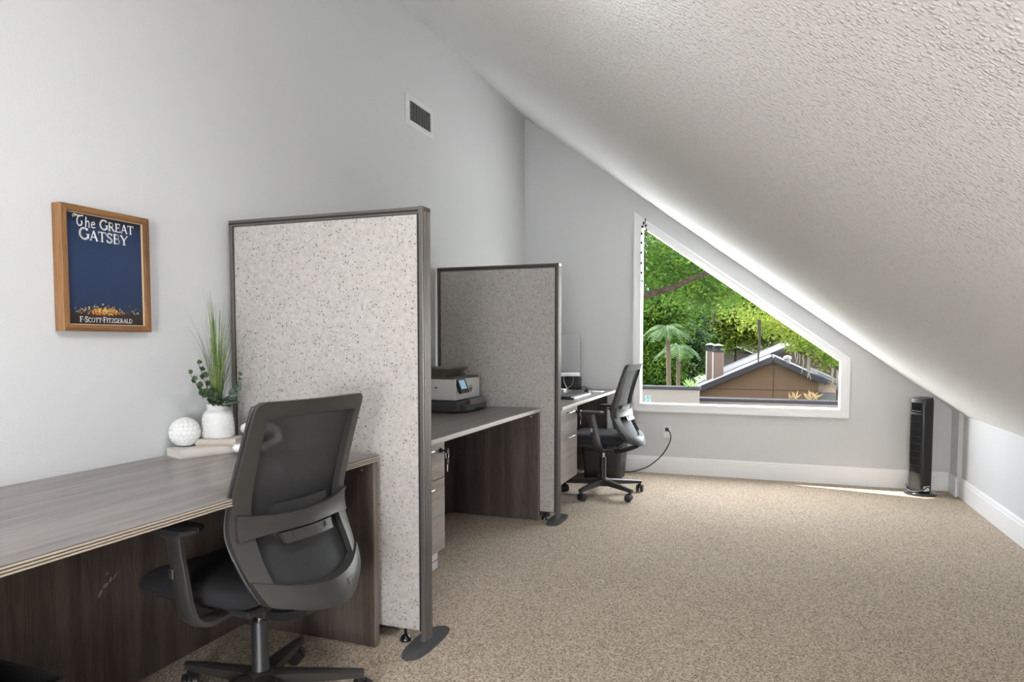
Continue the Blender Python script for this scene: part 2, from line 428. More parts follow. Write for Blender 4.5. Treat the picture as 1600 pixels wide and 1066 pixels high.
# sloped ceiling: slab following the slope
zl, zr = ceil_z(XL - T), ceil_z(XR + T)
struct(MB().prism([(XL - T, YR - T, zl), (XR + T, YR - T, zr), (XR + T, YR - T, zr + 0.14), (XL - T, YR - T, zl + 0.14)], (0, YB - YR + 2 * T, 0)).build('ceiling', M['popcorn']),
       'pale sloped ceiling with rough popcorn texture', 'ceiling')
struct(MB().box(XL - T, XL, YR, YB, 0, ZC + 0.02).build('wall_left', M['wall']), 'tall light grey wall behind the row of desks', 'wall')
struct(MB().box(XR, XR + T, YR, YB, 0, ceil_z(XR) + 0.01).build('wall_right', M['wall']), 'low white knee wall under the ceiling slope', 'wall')
struct(MB().prism([(XL, YR - T, 0), (XR, YR - T, 0), (XR, YR - T, ceil_z(XR)), (XL, YR - T, ZC)], (0, T, 0)).build('wall_rear', M['wall']), 'light grey end wall behind the viewer', 'wall')
# window wall with its slanted opening
OUT = [(-1.105, 2.337), (-1.105, 0.553), (0.667, 0.553), (0.667, 1.046)]      # casing outline (x, z)
INN = [(-1.042, 2.209), (-1.042, 0.619), (0.602, 0.619), (0.602, 1.017)]      # glass opening
mb = MB()
poly = [(XL, ZC), (XL, 0), (XR, 0), (XR, ceil_z(XR))]
for k in range(4):
    a, b = poly[k], poly[(k + 1) % 4]; c, d = INN[(k + 1) % 4], INN[k]
    mb.prism([(a[0], YB, a[1]), (b[0], YB, b[1]), (c[0], YB, c[1]), (d[0], YB, d[1])], (0, T, 0))
struct(mb.build('wall_back', M['wall']), 'grey end wall with the slanted window', 'wall')

# pilaster strip in the far right corner
struct(MB().box(1.398, XR + 0.01, 6.03, YB + 0.02, 0, ceil_z(1.398) - 0.002, 0.003).build('trim_1', M['wall']), 'narrow painted corner post between window wall and knee wall', 'trim')

# baseboards (profile extruded)
def baseboard(name, label, a, b, nrm):
    a, b, nrm = Vector(a), Vector(b), Vector(nrm)
    prof = [(0, 0), (0.016, 0), (0.016, 0.118), (0.012, 0.124), (0.012, 0.136), (0.006, 0.150), (0, 0.150)]
    pts = [a + nrm * p[0] + Vector((0, 0, p[1])) for p in prof]
    struct(MB().prism(pts, b - a).build(name, M['white_trim']), label, 'baseboard')
baseboard('baseboard_back', 'white baseboard below the window', (XL, YB, 0), (1.398, YB, 0), (0, -1, 0))
baseboard('baseboard_right', 'white baseboard along the low knee wall', (XR, YR, 0), (XR, 6.03, 0), (-1, 0, 0))
baseboard('baseboard_left', 'white baseboard behind the desks', (XL, YR, 0), (XL, YB, 0), (1, 0, 0))
struct(MB().box(1.384, 1.399, 6.016, YB - 0.016, 0, 0.15, 0.003).build('trim_2', M['white_trim']), 'short white baseboard return on the corner post', 'trim')

# window: casing boards, jamb, pane, sticker
win = thing('window_1', 'slanted four-sided window with white casing', 'window', (-0.2, YB, 0.55))
win['kind'] = 'structure'
def wp(t, k):   # point between casing outline (t=0) and opening (t=1)
    return (lerp(OUT[k][0], INN[k][0], t), lerp(OUT[k][1], INN[k][1], t))
for k in range(4):
    j = (k + 1) % 4; mb = MB()
    for t0, t1, d in ((0, 1.0, 0.018), (0.0, 0.30, 0.026), (0.78, 1.0, 0.022)):
        q = [wp(t0, k), wp(t0, j), wp(t1, j), wp(t1, k)]
        mb.prism([(x, YB - d, z) for x, z in q], (0, d, 0))
    mb.build('casing_board', M['white_trim'], win)
    # jamb lining with a thin white sash
    a, b = INN[k], INN[j]; c, d = wp(1.10, k), wp(1.10, j)
    mb = MB().prism([(a[0], YB + 0.055, a[1]), (b[0], YB + 0.055, b[1]), (d[0], YB + 0.055, d[1]), (c[0], YB + 0.055, c[1])], (0, 0.03, 0))
    e_, f_ = wp(1.03, k), wp(1.03, j)
    mb.prism([(a[0], YB, a[1]), (b[0], YB, b[1]), (f_[0], YB, f_[1]), (e_[0], YB, e_[1])], (0, 0.085, 0))
    mb.build('jamb', M['white_trim'], win)
MB().prism([(x, YB + 0.068, z) for x, z in [wp(1.02, k) for k in range(4)]], (0, 0.004, 0)).build('pane', M['glass'], win)
# small teal sticker at the lower left of the glass
stk = thing('window_sticker', 'small teal sticker in lower left corner of the window glass', 'sticker', (-0.98, YB + 0.066, 0.63))
MB().box(-1.003, -0.957, YB + 0.0655, YB + 0.0672, 0.632, 0.69).build('backing', plain('sticker_pale', (0.45, 0.62, 0.60), 0.5), stk)
teal = plain('sticker_teal', (0.02, 0.25, 0.27), 0.5)
mb = MB()
for r, (z, wd) in enumerate([(0.678, 0.026), (0.664, 0.036), (0.650, 0.036), (0.640, 0.028)]):
    x = -0.98 - wd / 2
    while x < -0.98 + wd / 2 - 0.003:
        mb.box(x, x + 0.0045, YB + 0.0645, YB + 0.0656, z - 0.004, z + 0.004); x += 0.0062
mb.build('print', teal, stk)

# ================================================================== ADDED LAMPS (unseen, put in to brighten the room)
tilt = math.atan(SL)
def added_globe_lamp(x, y, zc, r, label, power):  # globe lamp added out of view to brighten the room
    t = thing('added_globe_lamp', label, 'lamp', (x, y, 0), group='added globe lamps behind the viewer')
    MB().lathe([(0.0001, 0), (0.15, 0), (0.15, 0.012), (0.03, 0.022), (0.0001, 0.022)], (x, y, 0), 32).build('base', M['plastic_dark'], t, smooth=40)
    MB().tube([(x, y, 0.02), (x, y, zc - r * 0.9)], 0.011, 12).build('pole', M['plastic_dark'], t, smooth=40)
    mb = MB(); b2 = bmesh.new(); bmesh.ops.create_uvsphere(b2, u_segments=24, v_segments=14, radius=r); mb._merge(b2, Matrix.Translation((x, y, zc)))
    mb.build('globe_shade', emitter('globe_%d' % len(bpy.data.materials), (0.93, 0.965, 1.0), power), t, smooth=180)
added_globe_lamp(-1.15, -2.2, 1.75, 0.34, 'added white globe lamp by the left wall, unseen behind the viewer', ADDED_GLOBE_POWER * 0.2)
added_globe_lamp(0.30, -2.60, 0.95, 0.34, 'added white globe lamp under the slope, unseen behind the viewer', ADDED_GLOBE_POWER * 2.8)
def added_dome_lamp(x, y, r, label, power):  # unseen dome added to light the left wall and ceiling
    t = thing('added_ceiling_light', label, 'added ceiling light', (x, y, ceil_z(x)), group='added round lamps on the slope')
    t.rotation_euler = (0, tilt, 0)
    MB().lathe([(r + 0.015, 0), (r + 0.015, -0.02), (r, -0.025), (0.0001, -0.025)]).build('base', M['white_trim'], t, world=False, smooth=40)
    MB().lathe([(r, -0.024), (r * 0.9, -0.055), (r * 0.6, -0.080), (0.0001, -0.09)]).build('diffuser', emitter('dome_%d' % len(bpy.data.materials), (0.95, 0.975, 1.0), power), t, world=False, smooth=60)
added_dome_lamp(-0.52, 1.22, 0.17, 'added round white lamp on the slope, out of view beside the nearest desk', ADDED_DOME_POWER)

# ================================================================== PARTITIONS
def partition(y0, xe, zt, label):
    y1 = y0 + 0.064; xw = XL + 0.028
    t = thing('office_partition', label, 'partition', ((xw + xe) / 2, y0 + 0.032, 0), group='fabric office partitions')
    zb = 0.055
    # fabric tiles, both faces
    for a, b, n in ((y0 + 0.004, y0 + 0.026, 0), (y1 - 0.026, y1 - 0.004, 1)):
        MB().box(xw + 0.022, xe - 0.026, a, b, zb, zt - 0.026, 0.006, 2).build('fabric_panel', M['fabric'], t, smooth=50)
    MB().box(xw + 0.015, xe - 0.02, y0 + 0.02, y1 - 0.02, zb - 0.005, zt - 0.02).build('core', M['black_gap'], t)
    # top rail, two lips and a dark groove
    r = MB().box(xw, xe - 0.018, y0, y1, zt - 0.012, zt, 0.003)
    r.box(xw, xe - 0.018, y0 + 0.001, y1 - 0.001, zt - 0.026, zt - 0.018, 0.002).box(xw, xe - 0.018, y0 + 0.005, y1 - 0.005, zt - 0.02, zt - 0.006)
    r.build('top_rail', M['bronze'], t)
    MB().box(xw, xw + 0.018, y0 + 0.002, y1 - 0.002, zb, zt - 0.012, 0.002).build('wall_post', M['bronze'], t)
    # end post: body plus vertical ribs on the end face
    p = MB().box(xe - 0.017, xe - 0.004, y0 + 0.006, y1 - 0.006, 0.02, zt - 0.012)
    for f_, w_ in ((0.0, 0.009), (0.0165, 0.008), (0.030, 0.008), (0.0435, 0.008), (0.055, 0.009)):
        p.box(xe - 0.018, xe, y0 + f_, y0 + f_ + w_, 0.02, zt - 0.014, 0.0025)
    p.build('end_post', M['bronze'], t)
    g_ = MB().box(xe - 0.0265, xe - 0.0165, y0 + 0.0035, y1 - 0.0035, zb, zt - 0.02).box(xw, xe - 0.018, y0 + 0.002, y1 - 0.002, zt - 0.0185, zt - 0.0115)
    g_.build('gasket', M['black_gap'], t)['kind'] = 'stuff'
    MB().box(xe - 0.02, xe + 0.001, y0 - 0.001, y1 + 0.001, zt - 0.018, zt + 0.0015, 0.003).build('corner_cap', M['bronze'], t)
    # foot: long rounded blade across the end
    yc = (y0 + y1) / 2; f = MB(); rows = []
    pts = []
    for k in range(25):
        s = -1 + 2 * k / 24
        wv = 0.046 * (1 - abs(s) ** 3.2) ** 0.5 + 0.004
        pts.append((s * 0.165, wv))
    top = [[(xe - 0.012 + u * w_, yc + y_, 0.004 + 0.010 * (1 - (y_ / 0.165) ** 2) * (1 - 0.35 * u * u)) for u in (-1, -0.5, 0, 0.5, 1)] for y_, w_ in pts]
    bot = [[(xe - 0.012 + u * w_, yc + y_, 0.0) for u in (-1, -0.5, 0, 0.5, 1)] for y_, w_ in pts]
    f.solid_grid(top, bot).box(xe - 0.03, xe - 0.004, yc - 0.03, yc + 0.03, 0.006, 0.03, 0.004)
    f.build('foot', plain('foot_grey', (0.075, 0.075, 0.075), 0.42, bump=0.1, bscale=300), t, smooth=40)
    for gx in (xe - 0.10, xw + 0.10):
        MB().lathe([(0.0001, 0.024), (0.006, 0.024), (0.006, 0.06), (0.0001, 0.06)], (gx, yc - 0.008, 0), 12).lathe([(0.022, 0.0), (0.022, 0.006), (0.017, 0.018), (0.007, 0.025), (0.0001, 0.025)], (gx, yc - 0.008, 0), 20).build('leveller', M['black_gloss'], t, smooth=40)
    return t
partition(2.334, -1.207, 1.685, 'near speckled beige partition with dark rails beside the leafy vase')
partition(4.300, -1.247, 1.685, 'far speckled partition behind the printer')

# ================================================================== DESKS
def desk(y0, y1, xf, label, reeded, inset=0.012):
    xb = XL + 0.012
    t = thing('office_desk', label, 'desk', ((xb + xf) / 2, (y0 + y1) / 2, 0), group='laminate desks along the left wall')
    zt, th = 0.745, 0.022
    MB().box(xb, xf - 0.006, y0, y1, zt - th, zt, 0.0012).build('desktop', M['top'], t)
    if reeded:
        b = MB(); d = MB()
        d.box(xf - 0.007, xf - 0.004, y0, y1, zt - th, zt - 0.001)
        for k in range(3):
            z = zt - 0.0045 - k * 0.0072
            b.box(xf - 0.006, xf, y0, y1, z - 0.0022, z + 0.0022, 0.0016)
        for k in range(2): b.box(xb, xf, (y1 if k else y0) - 0.003, (y1 if k else y0) + 0.001, zt - th, zt - 0.001, 0.001)
        e = b.build('edge_band', M['edge_light'], t)
        d.build('edge_groove', M['edge_dark'], e)
    else:
        MB().box(xf - 0.007, xf, y0, y1, zt - th, zt - 0.0005, 0.002).build('edge_band', plain('edge_band_pale', (0.50, 0.48, 0.43), 0.4), t)
    xp = xf - inset
    for y in (y0 + 0.012, y1 - 0.028):
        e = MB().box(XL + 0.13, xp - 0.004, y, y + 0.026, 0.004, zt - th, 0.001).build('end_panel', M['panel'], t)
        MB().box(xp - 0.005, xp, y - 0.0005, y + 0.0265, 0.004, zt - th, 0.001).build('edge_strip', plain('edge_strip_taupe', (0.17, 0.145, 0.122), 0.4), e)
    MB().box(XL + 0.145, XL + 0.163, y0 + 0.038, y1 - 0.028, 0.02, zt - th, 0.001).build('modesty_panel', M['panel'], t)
    # cam bolt near the top of the far end panel
    MB().lathe([(0.0055, 0), (0.0055, -0.003), (0.0001, -0.0042)], (xf - 0.065, y1 - 0.028, zt - th - 0.035), 12, 'y').build('cam_bolt', M['steel'], t, smooth=40)
    return t
d1 = desk(0.457, 2.287, -1.370, 'dark laminate desk with reeded edge under the framed poster', True)
d2 = desk(2.412, 4.297, -1.358, 'dark laminate desk carrying the printer', False)
d3 = desk(4.378, 6.210, -1.240, 'dark laminate desk by the window wall carrying the keyboard', False, 0.09)
# torn strip of residue on the first desk's back panel
mb = MB()
xs = XL + 0.163
for (cy, cz, a, L, w) in ((1.585, 0.372, 1.0, 0.035, 0.012), (1.605, 0.392, 0.5, 0.03, 0.016), (1.623, 0.405, 1.2, 0.024, 0.012), (1.64, 0.412, 0.9, 0.03, 0.005), (1.612, 0.428, 0.2, 0.016, 0.008)):
    u = Vector((0, math.cos(a), math.sin(a))); v = Vector((0, -math.sin(a), math.cos(a))); c = Vector((xs, cy, cz))
    n = 9; pts = []
    for k in range(n):
        th_ = 2 * math.pi * k / n; rr = 0.75 + 0.25 * math.sin(3.1 * k)
        pts.append(c + u * (L / 2 * math.cos(th_) * rr) + v * (w / 2 * math.sin(th_) * rr))
    mb.prism(pts, (0.0012, 0, 0))
mb.build('adhesive_residue', plain('residue', (0.19, 0.165, 0.15), 0.35, var=0.3, bscale=160), d1)

# suspended drawer pedestals
def pedestal(y0, y1, xf, label, keys):
    t = thing('drawer_pedestal', label, 'drawer unit', ((xf - 0.25), (y0 + y1) / 2, 0.205), group='two-drawer pedestals under the desks')
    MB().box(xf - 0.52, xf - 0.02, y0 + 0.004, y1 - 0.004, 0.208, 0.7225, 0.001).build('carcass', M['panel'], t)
    for z0, z1 in ((0.545, 0.716), (0.205, 0.541)):
        d = MB().box(xf - 0.019, xf, y0, y1, z0, z1, 0.0015).build('drawer', M['front'], t)
        h = MB(); yc = (y0 + y1) / 2; hz = z1 - 0.03; hw = 0.075
        h.tube([(xf + 0.022, yc - hw, hz), (xf + 0.022, yc + hw, hz)], 0.005, 10)
        for s in (-1, 1): h.tube([(xf - 0.001, yc + s * (hw - 0.02), hz), (xf + 0.022, yc + s * (hw - 0.02), hz)], 0.004, 8)
        h.build('handle', M['steel'], d, smooth=40)
    l = MB().lathe([(0.011, 0), (0.011, 0.010), (0.008, 0.012), (0.0001, 0.012)], (xf, y1 - 0.045, 0.675), 16, 'x').build('lock', M['plastic_dark'], t, smooth=40)
    if keys:
        k = MB().lathe([(0.005, 0.012), (0.0045, 0.03), (0.0001, 0.03)], (xf, y1 - 0.045, 0.675), 10, 'x')
        k.lathe([(0.0001, 0.028), (0.012, 0.028), (0.014, 0.034), (0.012, 0.040), (0.0001, 0.040)], (xf, y1 - 0.045, 0.675), 12, 'x')
        kk = k.build('key', M['black_gloss'], t, smooth=50)
        ring = [(xf + 0.036 + 0.002 * math.sin(a), y1 - 0.045 + 0.012 * math.sin(a), 0.655 + 0.02 * math.cos(a)) for a in np.linspace(0, 2 * math.pi, 17)]
        MB().tube(ring, 0.0012, 6, caps=False).build('key_ring', M['steel'], kk)
        s = MB().prism([(xf + 0.034, y1 - 0.056, 0.640), (xf + 0.034, y1 - 0.034, 0.640), (xf + 0.034, y1 - 0.031, 0.624), (xf + 0.034, y1 - 0.041, 0.612), (xf + 0.034, y1 - 0.051, 0.612), (xf + 0.034, y1 - 0.059, 0.624)], (0.006, 0, 0))
        s.build('spare_key', M['black_gloss'], kk)
        MB().box(xf + 0.0355, xf + 0.038, y1 - 0.0485, y1 - 0.0415, 0.578, 0.613, 0.0008).build('key_blade', M['steel'], kk)
    return t
pedestal(2.455, 2.914, -1.400, 'grey woodgrain drawer unit with keys in the lock beside the near partition', True)
pedestal(4.440, 4.895, -1.275, 'grey woodgrain drawer unit with steel pulls beside the far chair', True)

# white carton with a pink line standing under the second desk
t = thing('carton', 'white carton with thin pink line under the near drawer unit', 'box', (-1.72, 3.02, 0))
MB().box(-1.86, -1.577, 2.84, 3.195, 0.001, 0.16, 0.002).build('box', M['white_pl'], t)
MB().box(-1.5775, -1.5762, 2.842, 3.193, 0.042, 0.049).build('pink_line', plain('pink_print', (0.55, 0.09, 0.25), 0.6), t)

# ================================================================== OFFICE CHAIRS (local: x right, y forward, z up)
PROF = [(0.40, -0.240), (0.455, -0.222), (0.52, -0.186), (0.60, -0.147), (0.645, -0.134), (0.70, -0.138), (0.80, -0.166), (0.90, -0.199), (1.012, -0.238)]
WID = [(0.40, 0.170), (0.455, 0.205), (0.52, 0.226), (0.60, 0.236), (0.645, 0.238), (0.75, 0.235), (0.90, 0.229), (1.012, 0.225)]
BUL = [(0.40, 0.075), (0.50, 0.070), (0.60, 0.060), (0.70, 0.050), (0.85, 0.036), (1.012, 0.026)]
def half_w(z):
    w = interp(WID, z)
    if z > 0.987: w -= 0.025 - math.sqrt(max(0, 0.025 ** 2 - (z - 0.987) ** 2))
    return w
def back_pt(x, z, off=0.0):
    w = interp(WID, z)
    y = interp(PROF, z) - interp(BUL, z) * (1 - min(1.0, (x / w) ** 2))
    return (x, y + off, z)
def patch(mb, f, nu, nv, o0, o1):
    """solid patch over the back surface; f(u,v) -> (x, z)"""
    A, B = [], []
    for i in range(nu + 1):
        a, b = [], []
        for j in range(nv + 1):
            x, z = f(i / nu, j / nv); a.append(back_pt(x, z, o0)); b.append(back_pt(x, z, o1))
        A.append(a); B.append(b)
    mb.solid_grid(A, B)

def fw(z): return interp([(0.455, 0.048), (0.56, 0.056), (0.64, 0.062), (0.72, 0.052), (0.85, 0.045), (1.012, 0.040)], z)
Z_TOP, Z_IN = 1.012, 0.962
def make_chair(label, loc, rot, leg0):
    t = thing('office_chair', label, 'chair', loc, rot, 'black mesh-back office chairs')
    # --- back frame
    mb = MB()
    for s in (-1, 1):
        patch(mb, lambda u, v, s=s: (s * (half_w(lerp(0.455, Z_TOP, u)) - v * fw(lerp(0.455, Z_TOP, u))), lerp(0.455, Z_TOP, u)), 44, 3, -0.012, 0.012)
    def top_f(u, v):
        zi = Z_IN + 0.006 * math.cos(math.pi * (u - 0.5))
        z = lerp(zi, Z_TOP, v); w = half_w(z) - 0.030
        return (lerp(-w, w, u), z)
    patch(mb, top_f, 24, 3, -0.012, 0.012)
    fr = mb.build('back_frame', M['plastic'], t, world=False, smooth=45)
    # raised outer lip along the rear edge of the uprights
    for s in (-1, 1):
        MB().tube([back_pt(s * (half_w(z) + 0.001), z, 0.004) for z in np.linspace(0.45, 1.0, 40)], 0.0055, 6).build('edge_piping', M['plastic_dark'], fr, world=False, smooth=60)
    # --- cross bar (arched band at the kink)
    mb = MB()
    def bar_f(u, v):
        x = lerp(-0.225, 0.225, u); e = abs(x) / 0.225
        c = 0.650 + 0.006 * e; h = 0.046 + 0.030 * e ** 3
        return (x, c + (v - 0.5) * h)
    patch(mb, bar_f, 28, 4, -0.024, -0.008)
    mb.build('cross_bar', M['plastic'], t, world=False, smooth=45)
    # --- bottom bar and tail
    mb = MB()
    def bot_f(u, v):
        x = lerp(-1, 1, u); e = abs(x)
        z0 = lerp(0.398, 0.440, e ** 2.2); z1 = lerp(0.470, 0.512, e ** 2.0)
        z = lerp(z0, z1, v)
        return (x * (interp(WID, z) - 0.0005), z)
    patch(mb, bot_f, 30, 6, -0.022, 0.012)
    mb.build('bottom_bar', M['plastic'], t, world=False, smooth=45)
    mb = MB()
    A, B = [], []
    for k in range(9):
        u = k / 8; y = lerp(-0.305, -0.08, u); z = 0.425 - 0.065 * math.sin(u * math.pi * 0.5) ; hw = lerp(0.11, 0.055, u)
        A.append([(hw * q, y, z - 0.004 * abs(q)) for q in (-1, -0.5, 0, 0.5, 1)]); B.append([(hw * q * 0.94, y + 0.008, z - 0.032) for q in (-1, -0.5, 0, 0.5, 1)])
    mb.solid_grid(A, B)
    mb.build('tail', M['plastic_dark'], t, world=False, smooth=45)
    # small latch mark on the bottom bar
    mb = MB()
    patch(mb, lambda u, v: (lerp(0.055, 0.085, u), lerp(0.437, 0.455, v)), 3, 2, -0.0235, -0.020)
    mb.build('latch', M['plastic_dark'], t, world=False)
    # --- mesh
    mb = MB()
    A = []
    nu, nv = 26, 30
    for i in range(nu + 1):
        row = []
        for j in range(nv + 1):
            z = lerp(0.45, 1.0, j / nv); x = lerp(-1, 1, i / nu) * (half_w(z) - 0.004)
            row.append(mb.bm.verts.new(back_pt(x, z, 0.013 + 0.012 * (1 - (2 * i / nu - 1) ** 2))))
        A.append(row)
    for i in range(nu):
        for j in range(nv): mb.bm.faces.new((A[i][j], A[i + 1][j], A[i + 1][j + 1], A[i][j + 1]))
    mb.build('mesh_back', M['mesh'], t, world=False, smooth=180)
    # --- lumbar pad and its slider
    mb = MB()
    patch(mb, lambda u, v: (lerp(-0.125, 0.125, u) * (1 - 0.12 * abs(2 * v - 1) ** 3), lerp(0.605, 0.705, v)), 14, 6, -0.004, 0.010)
    lp = mb.build('lumbar_pad', M['plastic_dark'], t, world=False, smooth=45)
    mb = MB()
    patch(mb, lambda u, v: (lerp(-0.105, 0.105, u) * (1 - 0.06 * (1 - v)), lerp(0.592, 0.622, v)), 14, 2, -0.021, -0.006)
    for s in (-1, 1): patch(mb, lambda u, v, s=s: (s * 0.07 + lerp(-0.004, 0.004, u), lerp(0.606, 0.62, v)), 2, 2, -0.025, -0.012)
    mb.build('lumbar_slider', M['plastic'], lp, world=False, smooth=45)
    # --- seat cushion
    mb = MB(); A, B = [], []
    nu, nv = 24, 26
    for i in range(nu + 1):
        a, b = [], []
        u = lerp(-1, 1, i / nu)
        for j in range(nv + 1):
            v = lerp(-1, 1, j / nv)
            # squircle the plan
            su = u * math.sqrt(max(0, 1 - 0.36 * v ** 4)) if abs(v) > 0.5 else u * math.sqrt(1 - 0.36 * v ** 4)
            sv = v * math.sqrt(1 - 0.22 * u ** 4)
            x = su * 0.245; y = 0.07 + sv * 0.265
            edge = max(abs(u), abs(v)) ** 8
            f = max(0.0, (y - 0.16) / 0.175)
            base_t = 0.487 - 0.050 * f ** 2 + 0.008 * (abs(u) ** 2) - 0.006 * (1 - abs(u))
            top = base_t - 0.042 * edge
            bot = 0.402 - 0.018 * f + 0.030 * edge
            a.append((x, y, top)); b.append((x, y, min(bot, top - 0.002)))
        A.append(a); B.append(b)
    mb.solid_grid(A, B)
    mb.build('seat_cushion', M['cushion'], t, world=False, smooth=180)
    MB().box(-0.19, 0.19, -0.16, 0.25, 0.385, 0.408, 0.008).build('seat_pan', M['plastic_dark'], t, world=False)
    MB().box(-0.085, 0.085, -0.11, 0.12, 0.335, 0.392, 0.012, 3).box(-0.05, 0.05, -0.16, -0.10, 0.345, 0.385, 0.008).build('mechanism', M['plastic_dark'], t, world=False, smooth=40)
    MB().tube(spline([(0.08, 0.02, 0.36), (0.18, 0.03, 0.357), (0.25, 0.03, 0.36)], 5), 0.0055, 8).box(0.23, 0.29, 0.018, 0.042, 0.352, 0.366, 0.004).build('height_lever', M['plastic_dark'], t, world=False, smooth=40)
    # --- armrests
    for s in (-1, 1):
        mb = MB()
        path = spline([(s * 0.17, -0.055, 0.388), (s * 0.25, -0.058, 0.386), (s * 0.288, -0.052, 0.402), (s * 0.301, -0.042, 0.44), (s * 0.300, -0.018, 0.54), (s * 0.298, 0.003, 0.628), (s * 0.298, 0.012, 0.652)], 6)
        A, B = [], []
        for k, p in enumerate(path):
            tg = (path[min(k + 1, len(path) - 1)] - path[max(k - 1, 0)]).normalized()
            side = Vector((0, 1, 0)); side = (side - tg * side.dot(tg)).normalized(); nrm = tg.cross(side)
            hw = interp([(0, 0.030), (0.3, 0.032), (0.6, 0.029), (0.85, 0.030), (1, 0.046)], k / (len(path) - 1)); th = 0.0125
            A.append([p + nrm * th * (1 - 0.5 * abs(q) ** 3) + side * hw * q for q in (-1, -0.85, 0, 0.85, 1)])
            B.append([p - nrm * th * (1 - 0.5 * abs(q) ** 3) + side * hw * q for q in (-1, -0.85, 0, 0.85, 1)])
        mb.solid_grid(A, B)
        ar = mb.build('armrest', M['plastic'], t, world=False, smooth=45)
        mb = MB(); A, B = [], []
        for k in range(17):
            u = lerp(-1, 1, k / 16); wv = 0.043 * (1 - abs(u) ** 5) ** 0.5 + 0.004
            A.append([(s * 0.300 + q * wv, 0.012 + u * 0.108, 0.676 - 0.007 * abs(q) ** 3 - 0.004 * u ** 4) for q in (-1, -0.6, 0, 0.6, 1)])
            B.append([(s * 0.300 + q * wv * 0.92, 0.012 + u * 0.103, 0.651 + 0.004 * u ** 2) for q in (-1, -0.6, 0, 0.6, 1)])
        mb.solid_grid(A, B)
        mb.build('arm_pad', M['plastic_dark'], ar, world=False, smooth=50)
        MB().box(s * 0.316 - 0.003, s * 0.316 + 0.003, -0.012, 0.004, 0.520, 0.548, 0.002).build('arm_button', M['steel'], ar, world=False)
    # --- gas lift
    MB().lathe([(0.030, 0.085), (0.030, 0.12), (0.0265, 0.125), (0.0255, 0.285), (0.022, 0.29), (0.0001, 0.29)], n=28).build('column', M['plastic_dark'], t, world=False, smooth=40)
    MB().lathe([(0.0135, 0.285), (0.0135, 0.345)], n=20).build('gas_piston', M['chrome'], t, world=False, smooth=40)
    # --- five-star base
    MB().lathe([(0.0001, 0.070), (0.046, 0.070), (0.050, 0.085), (0.048, 0.118), (0.036, 0.128), (0.0001, 0.128)], n=30).build('hub', M['plastic_dark'], t, world=False, smooth=40)
    for k in range(5):
        a = leg0 + k * 2 * math.pi / 5; d = Vector((math.cos(a), math.sin(a), 0)); e = Vector((-d.y, d.x, 0))
        mb = MB(); A, B = [], []
        for i in range(13):
            u = i / 12; r = lerp(0.03, 0.325, u)
            zt = 0.124 - 0.030 * u ** 1.2; hh = lerp(0.046, 0.026, u); hw = lerp(0.031, 0.0165, u ** 0.8)
            if i == 12: hw *= 0.75
            c = d * r
            A.append([c + e * hw * q + Vector((0, 0, zt - 0.007 * abs(q) ** 2)) for q in (-1, -0.6, 0, 0.6, 1)])
            B.append([c + e * hw * q * 0.85 + Vector((0, 0, zt - hh)) for q in (-1, -0.6, 0, 0.6, 1)])
        mb.solid_grid(A, B)
        mb.build('leg', M['plastic'], t, world=False, smooth=40)
        # twin-wheel caster
        mb = MB(); c = d * 0.31
        sw = a + 0.9 + 0.7 * k; f = Vector((math.cos(sw), math.sin(sw), 0)); g = Vector((-f.y, f.x, 0))
        mb.tube([c + Vector((0, 0, 0.074)), c + Vector((0, 0, 0.045))], 0.006, 10)
        wc = c + f * 0.014 + Vector((0, 0, 0.028))
        for s in (-1, 1):
            mb.tube([wc + g * (s * 0.006), wc + g * (s * 0.009), wc + g * (s * 0.024), wc + g * (s * 0.027)], [0.023, 0.0278, 0.0278, 0.018], 20)
        mb.tube([c + Vector((0, 0, 0.058)), wc + Vector((0, 0, 0.026))], [0.013, 0.012], 12)
        for q in range(8):
            b0, b1 = math.pi * (0.05 + 0.9 * q / 8), math.pi * (0.05 + 0.9 * (q + 1) / 8)
            p = [wc + f * (0.031 * math.cos(b_)) + Vector((0, 0, 0.031 * math.sin(b_))) for b_ in (b0, b1)]
            mb.prism([p[0] - g * 0.005, p[1] - g * 0.005, p[1] + g * 0.005, p[0] + g * 0.005], (wc - (p[0] + p[1]) / 2) * 0.2)
        mb.build('caster', M['plastic_dark'], t, world=False, smooth=40)
    return t
LEG0 = R_(-51)
c1 = make_chair('black mesh-back office chair at the desk under the framed poster', (-1.500, 1.755, 0), math.atan2(0.994, 0.110), LEG0)
c2 = copy_tree(c1)
c2.location = (-1.150, 5.205, 0); c2.rotation_euler = (0, 0, math.atan2(0.998, 0.065))
c2['label'] = 'black mesh-back office chair standing beside the window wall'

